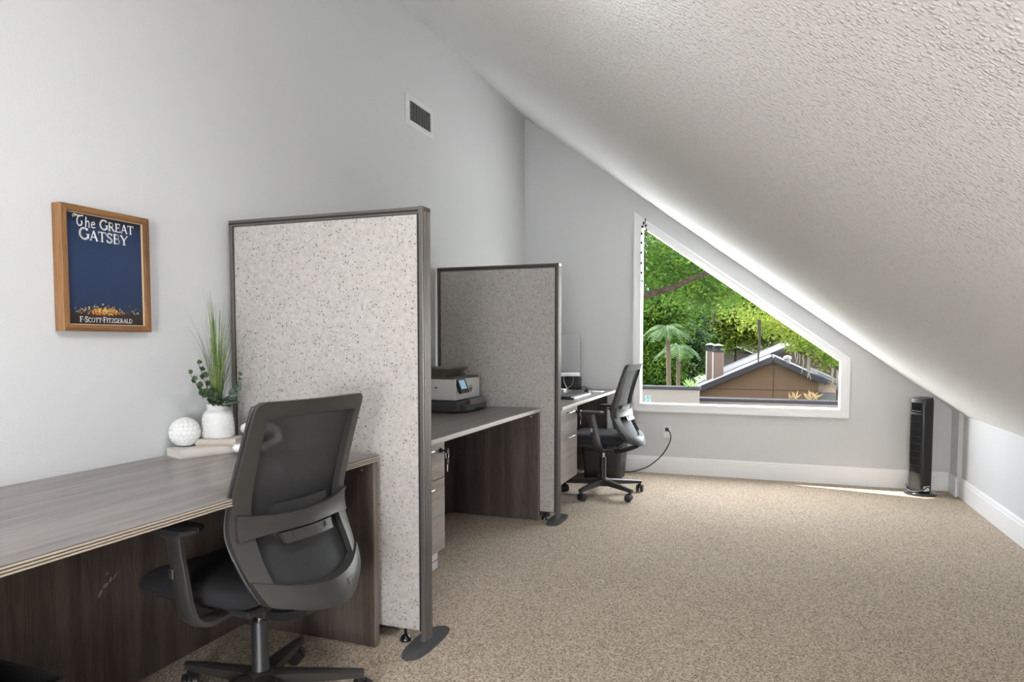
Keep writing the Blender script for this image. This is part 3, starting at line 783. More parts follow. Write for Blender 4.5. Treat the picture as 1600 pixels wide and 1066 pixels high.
# ================================================================== WASTE BINS
def bin_(x0, x1, y0, y1, h, label):
    t = thing('waste_bin', label, 'bin', ((x0 + x1) / 2, (y0 + y1) / 2, 0), group='black waste bins')
    cx, cy = (x0 + x1) / 2, (y0 + y1) / 2
    def ring(z, s, ins=0.0):
        hx, hy = (x1 - x0) / 2 * s - ins, (y1 - y0) / 2 * s - ins; r = 0.03; out = []
        for qx, qy, a0 in ((1, 1, 0), (-1, 1, 90), (-1, -1, 180), (1, -1, 270)):
            for k in range(5):
                a = R_(a0 + 22.5 * k); out.append((cx + qx * (hx - r) + r * math.cos(a), cy + qy * (hy - r) + r * math.sin(a), z))
        return out
    mb = MB(); rings = [ring(0.0, 0.86), ring(h - 0.02, 0.985), ring(h - 0.02, 1.0), ring(h, 1.0), ring(h, 1.0, 0.006), ring(0.006, 0.86, 0.004)]
    V = [[mb.bm.verts.new(p) for p in r] for r in rings]
    for a, b in zip(V, V[1:]):
        for k in range(20): mb.bm.faces.new((a[k], a[(k + 1) % 20], b[(k + 1) % 20], b[k]))
    mb.bm.faces.new(V[0][::-1]); mb.bm.faces.new(V[-1])
    mb.build('tub', M['plastic_dark'], t, smooth=40)
    mb = MB()
    mb.tube([Vector(p) + Vector((0, 0, 0.0)) for p in ring(h, 1.0, 0.003)] + [ring(h, 1.0, 0.003)[0]], 0.005, 6, caps=False)
    mb.build('rim', M['plastic_dark'], t, smooth=60)
bin_(-1.46, -1.105, 5.73, 6.04, 0.30, 'black waste bin on the carpet behind the far chair')
bin_(-1.96, -1.645, 0.93, 1.225, 0.325, 'black waste bin under the nearest desk at the frame edge')

# ================================================================== THINGS ON THE FIRST DESK
ZD = 0.745
def book(corner, ang, L, D, th, z, cover, label):
    """spine starts at corner and runs along ang, pages lie to the left of it"""
    t = thing('book', label, 'book', (corner[0], corner[1], z), ang, 'linen books under the vase')
    # local: x along the spine, y away from the spine
    MB().box(0.003, L - 0.003, 0.004, D - 0.004, 0.0025, th - 0.0025).build('pages', M['paper'], t, world=False)
    c = MB().box(0, L, 0.0, D, 0, 0.0025, 0.0008).box(0, L, 0.0, D, th - 0.0025, th, 0.0008)
    A, B = [], []
    for k in range(9):
        a = -math.pi / 2 + math.pi * k / 8
        A.append([(0, 0.003 - 0.007 * math.cos(a), th / 2 + th / 2 * math.sin(a)), (L, 0.003 - 0.007 * math.cos(a), th / 2 + th / 2 * math.sin(a))])
        B.append([(0, 0.005 - 0.006 * math.cos(a), th / 2 + (th / 2 - 0.002) * math.sin(a)), (L, 0.005 - 0.006 * math.cos(a), th / 2 + (th / 2 - 0.002) * math.sin(a))])
    c.solid_grid(A, B)
    c.build('cover', cover, t, world=False, smooth=40)
book((-2.012, 1.948), math.atan2(0.222, 0.088), 0.246, 0.128, 0.031, ZD, M['linen'], 'larger pale linen book lying flat on the desk')
book((-2.050, 2.062), math.atan2(0.06, 0.14), 0.152, 0.115, 0.026, ZD + 0.031, M['linen2'], 'smaller tan linen book directly below the vase')

# textured plaster ball
bc, br = Vector((-2.085, 2.045, ZD + 0.031 + 0.0555)), 0.0545
mb = MB()
b2 = bmesh.new(); bmesh.ops.create_uvsphere(b2, u_segments=32, v_segments=18, radius=br); mb._merge(b2, Matrix.Translation(bc))
ico = []
for row, lat in enumerate((-58, -38, -19, 0, 19, 38, 57, 76)):
    n = max(4, int(round(19 * math.cos(R_(lat)))))
    for k in range(n):
        a = 2 * math.pi * (k + 0.5 * (row % 2)) / n
        d = Vector((math.cos(a) * math.cos(R_(lat)), math.sin(a) * math.cos(R_(lat)), math.sin(R_(lat))))
        b2 = bmesh.new(); bmesh.ops.create_icosphere(b2, subdivisions=2, radius=1.0)
        q = d.to_track_quat('Z', 'Y').to_matrix().to_4x4()
        mb._merge(b2, Matrix.Translation(bc + d * (br - 0.0012)) @ q @ Matrix.Diagonal((0.0112, 0.0112, 0.0040, 1)))
o = mb.build('decor_ball', M['chalk'], None, smooth=180)
tag(o, 'round white ball covered in scalloped petals on the books', 'ornament')

# vase with embossed triangles, grass and eucalyptus
VX, VY, VZ = -2.022, 2.150, ZD + 0.057
vase = thing('plant_vase', 'white embossed ceramic vase of grass and eucalyptus on the books', 'vase', (VX, VY, VZ))
MB().lathe([(0.0001, 0), (0.056, 0), (0.060, 0.004), (0.0585, 0.05), (0.055, 0.088), (0.050, 0.100), (0.041, 0.107), (0.0385, 0.112), (0.0405, 0.126), (0.041, 0.132), (0.036, 0.132), (0.034, 0.11), (0.0001, 0.108)], (VX, VY, VZ), 48).build('body', M['ceramic'], vase, smooth=50)
mb = MB()
for row in range(9):
    z = 0.010 + row * 0.0092; r = interp([(0, 0.060), (0.05, 0.0585), (0.1, 0.052)], z); n = 40
    for k in range(n):
        if (k + row) % 5 == 0: continue
        a = 2 * math.pi * (k + 0.5 * (row % 2)) / n; d = Vector((math.cos(a), math.sin(a), 0)); e = Vector((-d.y, d.x, 0))
        p = Vector((VX, VY, VZ + z)) + d * (r - 0.0005); s = 0.0032 if row % 2 else -0.0032
        mb.prism([p - e * 0.0038 + Vector((0, 0, -s)), p + e * 0.0038 + Vector((0, 0, -s)), p + Vector((0, 0, s))], d * 0.0026)
mb.build('embossing', M['ceramic'], vase)
grass = leaf_mat('grass_blade', (0.10, 0.17, 0.035), (0.20, 0.29, 0.085), (0.36, 0.42, 0.17), 22, 0.3)
dkgrass = leaf_mat('dry_blade', (0.05, 0.07, 0.035), (0.09, 0.11, 0.06), (0.15, 0.15, 0.09), 22, 0.2)
def blades(n, seed, hmin, hmax, lean, name, mat, w0):
    rg = random.Random(seed); mb = MB()
    for _ in range(n):
        a = rg.uniform(0, 2 * math.pi); h = rg.uniform(hmin, hmax); l = rg.uniform(0.02, lean) * h
        if math.cos(a) < 0: l *= 0.35 + 0.1 * rg.random()          # the wall is close behind
        r0 = rg.uniform(0, 0.024); d = Vector((math.cos(a), math.sin(a), 0)); e = Vector((-d.y, d.x, 0)).lerp(d, rg.uniform(-0.4, 0.4)).normalized()
        base = Vector((VX, VY, VZ + 0.108)) + d * r0; n_ = 7; prevv = None
        droop = rg.uniform(0.0, 0.10) * h
        for k in range(n_ + 1):
            u = k / n_
            p = base + d * (l * u ** 1.9) + Vector((0, 0, h * u - droop * u ** 4))
            if p.y > 2.322: p.y = 2.322
            if p.x < XL + 0.006: p.x = XL + 0.006
            w = w0 * (1 - 0.82 * u)
            cur = [mb.bm.verts.new(p - e * w), mb.bm.verts.new(p + Vector((d.x, d.y, 0)) * w * 0.35), mb.bm.verts.new(p + e * w)]
            if prevv:
                for q in range(2): mb.bm.faces.new((prevv[q], prevv[q + 1], cur[q + 1], cur[q]))
            prevv = cur
    o = mb.build(name, mat, vase, smooth=180); o['kind'] = 'stuff'
blades(62, 5, 0.17, 0.36, 0.42, 'grass_blades', grass, 0.0024)
blades(24, 6, 0.36, 0.50, 0.16, 'tall_grass_blades', grass, 0.0024)
blades(60, 9, 0.20, 0.46, 0.75, 'thin_grass_blades', dkgrass, 0.0009)
eu = leaf_mat('eucalyptus_leaf', (0.035, 0.065, 0.03), (0.06, 0.10, 0.05), (0.13, 0.18, 0.11), 30, 0.15)
eu2 = leaf_mat('eucalyptus_pale_leaf', (0.10, 0.16, 0.11), (0.15, 0.22, 0.16), (0.22, 0.29, 0.21), 30, 0.15)
def leaf_obj(c, direction, up, L, W, mat):
    d = Vector(direction).normalized(); u = Vector(up); u = (u - d * u.dot(d)).normalized(); s = d.cross(u); c = Vector(c)
    mb = MB(); A, B = [], []
    for k in range(9):
        v = k / 8; wv = W * math.sin(math.pi * (v * 0.94 + 0.03)) ** 0.65
        A.append([c + d * (L * v) + s * (wv * q) + u * (0.10 * L * q * q + 0.12 * L * math.sin(v * 2.5)) for q in (-1, -0.5, 0, 0.5, 1)])
        B.append([p - u * 0.0007 for p in A[-1]])
    mb.solid_grid(A, B)
    return mb.build('leaf', mat, vase, smooth=180)
VB = Vector((VX, VY, VZ + 0.118))
stem_paths = [
    [VB, VB + Vector((0.010, -0.045, 0.035)), VB + Vector((0.022, -0.115, 0.085)), VB + Vector((0.028, -0.165, 0.140))],
    [VB, VB + Vector((0.000, -0.035, 0.055)), VB + Vector((-0.010, -0.060, 0.120)), VB + Vector((-0.020, -0.070, 0.175))],
    [VB, VB + Vector((0.030, -0.030, 0.035)), VB + Vector((0.040, -0.075, 0.055)), VB + Vector((0.035, -0.120, 0.070))],
    [VB, VB + Vector((0.040, 0.030, 0.050)), VB + Vector((0.055, 0.050, 0.085)), VB + Vector((0.060, 0.055, 0.125))],
]
rg = random.Random(3)
for si, sp in enumerate(stem_paths):
    pts = spline(sp, 6)
    MB().tube(pts, [lerp(0.0022, 0.0009, k / (len(pts) - 1)) for k in range(len(pts))], 6).build('stem', plain('eucalyptus_stem', (0.12, 0.13, 0.06), 0.6, var=0.2), vase, smooth=60)
    ks = range(3, len(pts), 3)
    for q, k in enumerate(ks):
        tdir = (pts[min(k + 1, len(pts) - 1)] - pts[k - 1]).normalized()
        for s in (-1, 1):
            side = tdir.cross(Vector((1, 0.25, 0.1))).normalized() * s
            L = lerp(0.034, 0.017, k / len(pts)) * rg.uniform(0.85, 1.1)
            leaf_obj(pts[k], side + tdir * 0.5 + Vector((rg.uniform(-.1, .5), rg.uniform(-.3, .3), rg.uniform(-.2, .3))), Vector((0.8, -0.5, 0.5 + rg.uniform(-.5, .3))), L, L * 0.46, eu2 if si == 3 else eu)
    leaf_obj(pts[-1], (0, -0.4, 1), (1, 0, 0.2), 0.016, 0.005, grass)
for c, d, u_, L, m_ in [((0.030, -0.03, 0.010), (0.5, -1, 0.1), (0.5, 0, 1), 0.055, eu), ((0.034, 0.0, 0.012), (0.9, 0.7, -0.05), (0.2, 0, 1), 0.056, eu2), ((0.02, 0.02, 0.012), (0.8, 0.1, 0.3), (0.7, 0, .6), 0.05, eu2),
                        ((0.036, -0.012, 0.006), (1, -0.3, -0.1), (0.3, 0, 1), 0.048, eu), ((0.02, -0.03, 0.03), (0.2, -1, 0.5), (1, 0, .3), 0.046, eu)]:
    leaf_obj(VB + Vector(c), d, u_, L, L * 0.42, m_)

# chunky white chain ornament lying over the books
ch = thing('chain_ornament', 'chunky white wooden chain links beside the small book', 'ornament', (-1.90, 2.20, ZD))
def link(c, ax, nrm, L, W, r):
    ax = Vector(ax).normalized(); nrm = Vector(nrm); nrm = (nrm - ax * nrm.dot(ax)).normalized(); sd = ax.cross(nrm); c = Vector(c); pts = []
    for k in range(29):
        a = 2 * math.pi * k / 28; pts.append(c + ax * (math.cos(a) * W + (L / 2 - W) * (1 if math.cos(a) > 0 else -1) * min(1, abs(math.cos(a)) * 3)) + sd * (math.sin(a) * W))
    MB().tube(pts, r, 12, caps=False).build('link', M['chalk'], ch, smooth=180)
link((-1.852, 2.138, ZD + 0.0235), (1, 0.35, 0.0), (0.02, 0.1, 1), 0.105, 0.030, 0.0165)
link((-1.832, 2.200, ZD + 0.055), (0.45, 0.8, 0.35), (1, -0.5, 0.1), 0.105, 0.030, 0.0165)
link((-1.898, 2.232, ZD + 0.088), (0.9, 0.25, 0.1), (-0.1, 0.4, 1), 0.105, 0.030, 0.0165)

# ================================================================== FRAMED POSTER
PY0, PY1, PZ0, PZ1, PXF = 1.586, 1.922, 1.213, 1.622, XL + 0.043
pic = thing('framed_poster', 'oak-framed dark blue book cover poster on the left wall', 'picture', (XL + 0.02, (PY0 + PY1) / 2, PZ0))
bw = 0.021
def rail(pts2, mat):
    mb = MB()
    a = [(PXF, p[0], p[1]) for p in pts2]
    mb.prism([(XL + 0.002, p[0], p[1]) for p in pts2], (PXF - XL - 0.002, 0, 0))
    bmesh.ops.bevel(mb.bm, geom=[e for e in mb.bm.edges], offset=0.0012, segments=1, affect='EDGES')
    mb.build('frame_rail', mat, pic)
o_ = [(PY0, PZ0), (PY1, PZ0), (PY1, PZ1), (PY0, PZ1)]; i_ = [(PY0 + bw, PZ0 + bw), (PY1 - bw, PZ0 + bw), (PY1 - bw, PZ1 - bw), (PY0 + bw, PZ1 - bw)]
for k in range(4):
    j = (k + 1) % 4; rail([o_[k], o_[j], i_[j], i_[k]], M['oak_h'] if k % 2 == 0 else M['oak'])
MB().box(XL + 0.004, XL + 0.012, PY0 + 0.01, PY1 - 0.01, PZ0 + 0.01, PZ1 - 0.01).build('backing_board', M['oak'], pic)
# the print itself: night-blue field, dark top and ground bands, warm lights low down
QY0, QY1, QZ0, QZ1 = PY0 + bw - 0.001, PY1 - bw + 0.001, PZ0 + bw - 0.001, PZ1 - bw + 0.001
XP = XL + 0.028
def poster_mat():
    m, nt, b = new_mat('poster_print')
    tc = nt.nodes.new('ShaderNodeTexCoord'); sp = nt.nodes.new('ShaderNodeSeparateXYZ'); nt.links.new(tc.outputs['Generated'], sp.inputs[0])
    r = nt.nodes.new('ShaderNodeValToRGB'); e = r.color_ramp.elements; r.color_ramp.interpolation = 'LINEAR'
    e[0].position = 0.0; e[0].color = (0.010, 0.007, 0.008, 1); e[1].position = 1.0; e[1].color = (0.006, 0.008, 0.016, 1)
    for p_, c_ in ((0.085, (0.03, 0.014, 0.012, 1)), (0.10, (0.012, 0.014, 0.022, 1)), (0.13, (0.010, 0.016, 0.035, 1)), (0.17, (0.011, 0.028, 0.080, 1)), (0.6, (0.015, 0.036, 0.098, 1)), (0.90, (0.012, 0.030, 0.082, 1)), (0.945, (0.006, 0.012, 0.030, 1))):
        k = e.new(p_); k.color = c_
    n = nt.nodes.new('ShaderNodeTexNoise'); n.inputs['Scale'].default_value = 5; n.inputs['Detail'].default_value = 5
    nt.links.new(tc.outputs['Generated'], n.inputs['Vector'])
    a = nt.nodes.new('ShaderNodeMath'); a.operation = 'MULTIPLY_ADD'; a.inputs[1].default_value = 0.03; a.inputs[2].default_value = -0.015
    nt.links.new(n.outputs['Fac'], a.inputs[0]); ad = nt.nodes.new('ShaderNodeMath'); nt.links.new(sp.outputs['Z'], ad.inputs[0]); nt.links.new(a.outputs[0], ad.inputs[1])
    nt.links.new(ad.outputs[0], r.inputs['Fac'])
    mm = nt.nodes.new('ShaderNodeMix'); mm.data_type = 'RGBA'; mm.blend_type = 'MULTIPLY'; mm.inputs['Factor'].default_value = 0.5
    nt.links.new(r.outputs['Color'], mm.inputs[6]); nt.links.new(n.outputs['Color'], mm.inputs[7])
    nt.links.new(mm.outputs[2], b.inputs['Base Color']); b.inputs['Roughness'].default_value = 0.35
    nt.links.new(r.outputs['Color'], b.inputs['Base Color'])
    return m
MB().box(XP - 0.002, XP, QY0, QY1, QZ0, QZ1).build('print', poster_mat(), pic)
mb = MB()
for a, b, c, d in ((QY0, QY0 + 0.004, QZ0, QZ1), (QY1 - 0.004, QY1, QZ0, QZ1)): mb.box(XP - 0.001, XP + 0.006, a, b, c, d)
for c, d in ((QZ0, QZ0 + 0.004), (QZ1 - 0.004, QZ1)): mb.box(XP - 0.001, XP + 0.006, QY0, QY1, c, d)
mb.build('inner_slip', plain('frame_slip', (0.55, 0.42, 0.27), 0.5), pic)
QW, QH = QY1 - QY0, QZ1 - QZ0
def pos(u, v): return (QY0 + QW * u, QZ1 - QH * v)
# small printed lights of a night skyline
rg = random.Random(21)
cols = [((0.75, 0.30, 0.03), 130), ((0.90, 0.55, 0.10), 110), ((0.35, 0.08, 0.02), 90), ((0.20, 0.28, 0.16), 40), ((0.70, 0.72, 0.50), 22)]
for ci, (c_, n_) in enumerate(cols):
    mb = MB()
    for _ in range(n_):
        if ci in (0, 1): u, v = rg.gauss(0.48, 0.10), 0.900 - abs(rg.gauss(0, 0.032))
        elif ci == 2: u, v = rg.gauss(0.48, 0.17), 0.897 - abs(rg.gauss(0, 0.025))
        else: u, v = rg.uniform(0.08, 0.95), 0.885 - abs(rg.gauss(0, 0.03))
        y, z = pos(min(max(u, 0.04), 0.96), v); w, h = rg.uniform(0.0007, 0.0024), rg.uniform(0.0008, 0.003)
        mb.quad((XP + 0.0002 + ci * 0.00005, y - w, z - h), (XP + 0.0002 + ci * 0.00005, y + w, z - h), (XP + 0.0002 + ci * 0.00005, y + w, z + h), (XP + 0.0002 + ci * 0.00005, y - w, z + h))
    mb.build('printed_lights', plain('print_light_%d' % ci, c_, 0.5), pic)['kind'] = 'stuff'
# serif lettering drawn as strokes on a unit cell
def arc(cx, cy, rx, ry, a0, a1, n=12): return [(cx + rx * math.cos(R_(lerp(a0, a1, k / n))), cy + ry * math.sin(R_(lerp(a0, a1, k / n)))) for k in range(n + 1)]
TK, TN = 0.175, 0.095
def sf(x, y, l=0.15): return ([(x - l, y), (x + l, y)], 0.055)
GL = {
 'G': (0.92, [(arc(0.47, 0.5, 0.40, 0.46, 48, 318), TK), ([(0.80, 0.46), (0.80, 0.14)], TK), sf(0.78, 0.47, 0.17), ([(0.77, 0.98), (0.77, 0.76)], 0.06)]),
 'R': (0.90, [([(0.20, 0.02), (0.20, 0.98)], TK), ([(0.2, 0.96)] + arc(0.42, 0.73, 0.26, 0.23, 90, -90) + [(0.2, 0.50)], TN + 0.02), ([(0.42, 0.5), (0.80, 0.03)], TK), sf(0.2, 0.02), sf(0.2, 0.975, 0.14), sf(0.82, 0.02, 0.1)]),
 'E': (0.80, [([(0.20, 0.02), (0.20, 0.98)], TK), ([(0.06, 0.965), (0.70, 0.965)], TN), ([(0.2, 0.52), (0.58, 0.52)], TN), ([(0.06, 0.035), (0.74, 0.035)], TN), ([(0.69, 0.98), (0.69, 0.78)], 0.06), ([(0.73, 0.02), (0.73, 0.24)], 0.06), ([(0.57, 0.62), (0.57, 0.42)], 0.05)]),
 'A': (0.92, [([(0.12, 0.02), (0.46, 0.98)], TN), ([(0.46, 0.98), (0.80, 0.02)], TK), ([(0.22, 0.34), (0.68, 0.34)], TN), sf(0.12, 0.02, 0.12), sf(0.81, 0.02, 0.13)]),
 'T': (0.88, [([(0.44, 0.02), (0.44, 0.98)], TK), ([(0.04, 0.965), (0.84, 0.965)], TN), ([(0.05, 0.98), (0.05, 0.74)], 0.06), ([(0.83, 0.98), (0.83, 0.74)], 0.06), sf(0.44, 0.02, 0.17)]),
 'S': (0.74, [([(0.62, 0.80), (0.56, 0.92), (0.40, 0.97), (0.22, 0.92), (0.13, 0.78), (0.20, 0.63), (0.40, 0.53), (0.58, 0.42), (0.64, 0.25), (0.54, 0.09), (0.36, 0.03), (0.18, 0.09), (0.11, 0.22)], TK), ([(0.64, 0.98), (0.64, 0.74)], 0.05), ([(0.10, 0.28), (0.10, 0.02)], 0.05)]),
 'B': (0.84, [([(0.20, 0.02), (0.20, 0.98)], TK), ([(0.2, 0.965)] + arc(0.42, 0.75, 0.24, 0.215, 90, -90) + [(0.2, 0.535)], TN + 0.025), ([(0.2, 0.535)] + arc(0.44, 0.285, 0.29, 0.25, 90, -90) + [(0.2, 0.035)], TN + 0.035), sf(0.16, 0.03, 0.12), sf(0.16, 0.97, 0.12)]),
 'Y': (0.88, [([(0.10, 0.98), (0.44, 0.46)], TK), ([(0.80, 0.98), (0.44, 0.46)], TN), ([(0.44, 0.5), (0.44, 0.02)], TK), sf(0.44, 0.02, 0.17), sf(0.11, 0.975, 0.12), sf(0.80, 0.975, 0.1)]),
 'F': (0.76, [([(0.20, 0.02), (0.20, 0.98)], TK), ([(0.06, 0.965), (0.70, 0.965)], TN), ([(0.2, 0.52), (0.56, 0.52)], TN), ([(0.69, 0.98), (0.69, 0.76)], 0.06), sf(0.2, 0.02, 0.16)]),
 'C': (0.86, [(arc(0.47, 0.5, 0.38, 0.46, 48, 312), TK), ([(0.76, 0.98), (0.76, 0.74)], 0.06)]),
 'O': (0.96, [(arc(0.48, 0.5, 0.39, 0.45, 0, 360, 24), TK)]),
 'I': (0.42, [([(0.21, 0.02), (0.21, 0.98)], TK), sf(0.21, 0.02, 0.16), sf(0.21, 0.975, 0.16)]),
 'Z': (0.80, [([(0.08, 0.955), (0.70, 0.955), (0.10, 0.045), (0.74, 0.045)], 0.10), ([(0.73, 0.02), (0.73, 0.22)], 0.05)]),
 'L': (0.74, [([(0.20, 0.02), (0.20, 0.98)], TK), ([(0.06, 0.035), (0.68, 0.035)], TN), ([(0.67, 0.02), (0.67, 0.26)], 0.06), sf(0.2, 0.975, 0.15)]),
 'D': (0.92, [([(0.20, 0.02), (0.20, 0.98)], TK), ([(0.08, 0.965)] + arc(0.38, 0.5, 0.43, 0.465, 90, -90, 14) + [(0.08, 0.035)], TN + 0.035)]),
 'h': (0.70, [([(0.16, 0.02), (0.22, 1.02)], 0.12), ([(0.18, 0.42), (0.32, 0.60), (0.46, 0.64), (0.55, 0.55), (0.53, 0.02), (0.62, 0.05)], 0.11)]),
 'e': (0.62, [([(0.12, 0.32), (0.48, 0.42), (0.46, 0.58), (0.32, 0.64), (0.16, 0.52), (0.10, 0.30), (0.18, 0.08), (0.34, 0.02), (0.52, 0.12)], 0.11)]),
 '^': (1.05, [([(-0.02, 0.74), (-0.10, 0.86), (0.0, 1.04), (0.16, 1.02), (0.18, 0.88), (0.06, 0.84)], 0.06), ([(0.10, 1.02), (0.50, 0.93), (0.95, 1.0)], 0.12), ([(0.62, 0.95), (0.42, 0.80), (0.34, 0.52), (0.36, 0.22), (0.52, 0.04), (0.74, 0.10), (0.84, 0.32), (0.78, 0.5)], 0.12)]),
 '.': (0.34, [([(0.10, 0.48), (0.24, 0.48)], 0.14)]),
}
def ribbon(mb, pts, w, fx):
    P = [Vector(p) for p in pts]
    for k in range(len(P) - 1):
        a, b = P[k], P[k + 1]; d = (b - a)
        if d.length < 1e-6: continue
        d.normalize(); n = Vector((-d.y, d.x)) * (w / 2); ex = d * (w * 0.18)
        mb.quad(*[fx(q) for q in (a - ex - n, b + ex - n, b + ex + n, a - ex + n)])
def lettering(text, sizes, u0, u1, vb, name):
    """write text between u0 and u1 of the print with its base line at vb; sizes = cap height per character"""
    adv = sum(GL[c][0] * s for c, s in zip(text, sizes) if c != ' ') + sum(0.45 * s for c, s in zip(text, sizes) if c == ' ')
    k = (u1 - u0) * QW / adv; x = QY0 + u0 * QW; z0 = QZ1 - vb * QH; mb = MB()
    for c, s in zip(text, sizes):
        if c == ' ': x += 0.45 * s * k; continue
        wd, strokes = GL[c]
        for i, (pts, w) in enumerate(strokes):
            ribbon(mb, pts, w, lambda q, x=x, s=s, i=i: (XP + 0.0006 + 0.00002 * i, x + q.x * s * k, z0 + q.y * s * VSC))
        x += wd * s * k
    return mb.build(name, plain('print_white', (0.78, 0.78, 0.76), 0.5), pic)
VSC = 0.034
lettering('^he GREAT', [1.05, .95, .95, .9, 1.0, .86, .86, .86, .86], 0.115, 0.885, 0.120, 'title_lettering')
VSC = 0.037
lettering('GATSBY', [1.05, .9, .9, .9, .9, .9], 0.175, 0.80, 0.232, 'title_lettering')
VSC = 0.0185
lettering('F.SCOTT.FITZGERALD', [1.0, .9, 1.0] + [.82] * 4 + [.9, 1.0] + [.82] * 9, 0.15, 0.83, 0.972, 'author_lettering')

# ================================================================== WALL VENT
vt = thing('air_vent', 'white metal air vent high on the left wall', 'vent', (XL + 0.005, 4.11, 2.55))
vy0, vy1, vz0, vz1 = 3.918, 4.296, 2.550, 2.744; iy0, iy1, iz0, iz1 = 3.968, 4.262, 2.590, 2.712
mb = MB()
for a, b, c, d in ((vy0, iy0, vz0, vz1), (iy1, vy1, vz0, vz1), (iy0, iy1, vz0, iz0), (iy0, iy1, iz1, vz1)): mb.box(XL, XL + 0.009, a, b, c, d, 0.002)
mb.build('frame', plain('vent_white', (0.70, 0.70, 0.69), 0.45), vt)
MB().box(XL + 0.0005, XL + 0.002, iy0 - 0.002, iy1 + 0.002, iz0 - 0.002, iz1 + 0.002).build('duct_dark', plain('duct_dark', (0.02, 0.019, 0.018), 0.8), vt)
for k in range(13):
    y = lerp(iy0 + 0.012, iy1 - 0.012, k / 12)
    MB().box(-0.0045, 0.0045, -0.0011, 0.0011, iz0, iz1, mtx=Matrix.Translation((XL + 0.0065, y, 0)) @ Matrix.Rotation(R_(-38), 4, 'Z')).build('slat', plain('vent_slat', (0.32, 0.31, 0.30), 0.5), vt)
for y in (vy0 + 0.025, vy1 - 0.018): MB().lathe([(0.0045, 0.009), (0.0035, 0.0105), (0.0001, 0.0107)], (XL, y, 2.65), 10, 'x').build('screw', M['steel'], vt, smooth=40)

# ================================================================== PRINTER ON THE SECOND DESK
pr = thing('printer', 'white and dark grey office printer on the second desk', 'printer', (-1.90, 3.965, ZD))
px0, px1, py0, py1 = -2.085, -1.737, 3.772, 4.150
MB().box(px0, px1 + 0.012, py0 + 0.004, py1 - 0.004, ZD + 0.004, ZD + 0.074, 0.012, 3).box(px0 + 0.02, px1 - 0.02, py0 + 0.02, py1 - 0.02, ZD, ZD + 0.01).build('base', M['grey_pl'], pr, smooth=40)
MB().box(px0 - 0.002, px1, py0, py1, ZD + 0.078, ZD + 0.205, 0.006, 3).build('body', M['white_pl'], pr, smooth=40)
MB().box(px0 + 0.01, px1 - 0.012, py0 + 0.01, py1 - 0.01, ZD + 0.06, ZD + 0.085).build('shadow_gap', M['black_gap'], pr)
tr = MB().box(px1 + 0.006, px1 + 0.052, py0 + 0.055, py1 - 0.004, ZD + 0.006, ZD + 0.048, 0.010, 3).build('paper_tray', M['grey_pl'], pr, smooth=40)
MB().box(px1 + 0.045, px1 + 0.0535, 3.95, 4.06, ZD + 0.008, ZD + 0.022, 0.003).build('tray_grip', M['black_gap'], tr)
MB().prism([(px1 + 0.05, 3.90, ZD + 0.048), (px1 + 0.05, 4.13, ZD + 0.048), (px1 + 0.02, 4.14, ZD + 0.078), (px1 + 0.02, 3.96, ZD + 0.072)], (-0.012, 0, 0.003)).build('output_flap', plain('flap_grey', (0.16, 0.16, 0.165), 0.4), tr)
# scanner lid with document feeder: flares outwards to the top
mb = MB().box(px0 + 0.004, px1 - 0.01, py0 + 0.004, py1 - 0.004, ZD + 0.205, ZD + 0.218, 0.003)
A = [(px0 + 0.01, py0 + 0.006, ZD + 0.216), (px1 - 0.075, py0 + 0.006, ZD + 0.216), (px1 - 0.075, py0 + 0.20, ZD + 0.216), (px0 + 0.01, py0 + 0.20, ZD + 0.216)]
B = [(px0 - 0.005, py0 - 0.012, ZD + 0.266), (px1 - 0.045, py0 - 0.012, ZD + 0.266), (px1 - 0.045, py0 + 0.30, ZD + 0.268), (px0 - 0.005, py0 + 0.30, ZD + 0.268)]
va = [mb.bm.verts.new(p) for p in A]; vb = [mb.bm.verts.new(p) for p in B]
mb.bm.faces.new(va[::-1]); mb.bm.faces.new(vb)
for k in range(4): mb.bm.faces.new((va[k], va[(k + 1) % 4], vb[(k + 1) % 4], vb[k]))
ld = mb.build('scanner_lid', M['grey_br'], pr)
MB().box(px0, px1 - 0.05, py0 - 0.014, py0 + 0.298, ZD + 0.266, ZD + 0.274, 0.003).build('feeder_top', plain('feeder_top', (0.15, 0.13, 0.115), 0.35), ld)
MB().box(px0 + 0.05, px1 - 0.10, py0 + 0.21, py1 - 0.01, ZD + 0.218, ZD + 0.232, 0.004).build('feeder_tray', M['grey_br'], ld)
# tilted touch panel
tm = Matrix.Translation((px1 + 0.012, py0 + 0.072, ZD + 0.165)) @ Matrix.Rotation(R_(-22), 4, 'Y')
cp = MB().box(-0.012, 0.008, -0.060, 0.060, -0.048, 0.042, 0.004, mtx=tm).build('control_panel', M['black_gloss'], pr)
MB().box(0.0078, 0.0088, -0.044, 0.038, -0.022, 0.034, mtx=tm).build('touch_screen', M['screen'], cp)
mb = MB()
ringp = [(px1 + 0.0012, 3.998 + 0.020 * math.cos(a), ZD + 0.140 + 0.020 * math.sin(a)) for a in np.linspace(0, 2 * math.pi, 25)]
mb.tube(ringp, 0.0022, 6, caps=False)
for (a, b) in (((-0.009, 0.013), (-0.009, -0.009)), ((-0.009, 0.0), (-0.001, 0.0)), ((-0.001, 0.0), (-0.003, -0.009)), ((0.003, 0.003), (0.001, -0.016)), ((0.003, 0.003), (0.010, 0.003)), ((0.010, 0.003), (0.009, -0.009)), ((0.009, -0.009), (0.002, -0.009))):
    mb.tube([(px1 + 0.0012, 3.998 + a[0], ZD + 0.14 + a[1]), (px1 + 0.0012, 3.998 + b[0], ZD + 0.14 + b[1])], 0.0014, 5)
mb.build('round_logo', plain('logo_grey', (0.12, 0.11, 0.11), 0.3), pr)
MB().box(px1 - 0.14, px1 - 0.12, py0 - 0.0012, py0 + 0.002, ZD + 0.150, ZD + 0.157).build('side_port', M['black_gap'], pr)

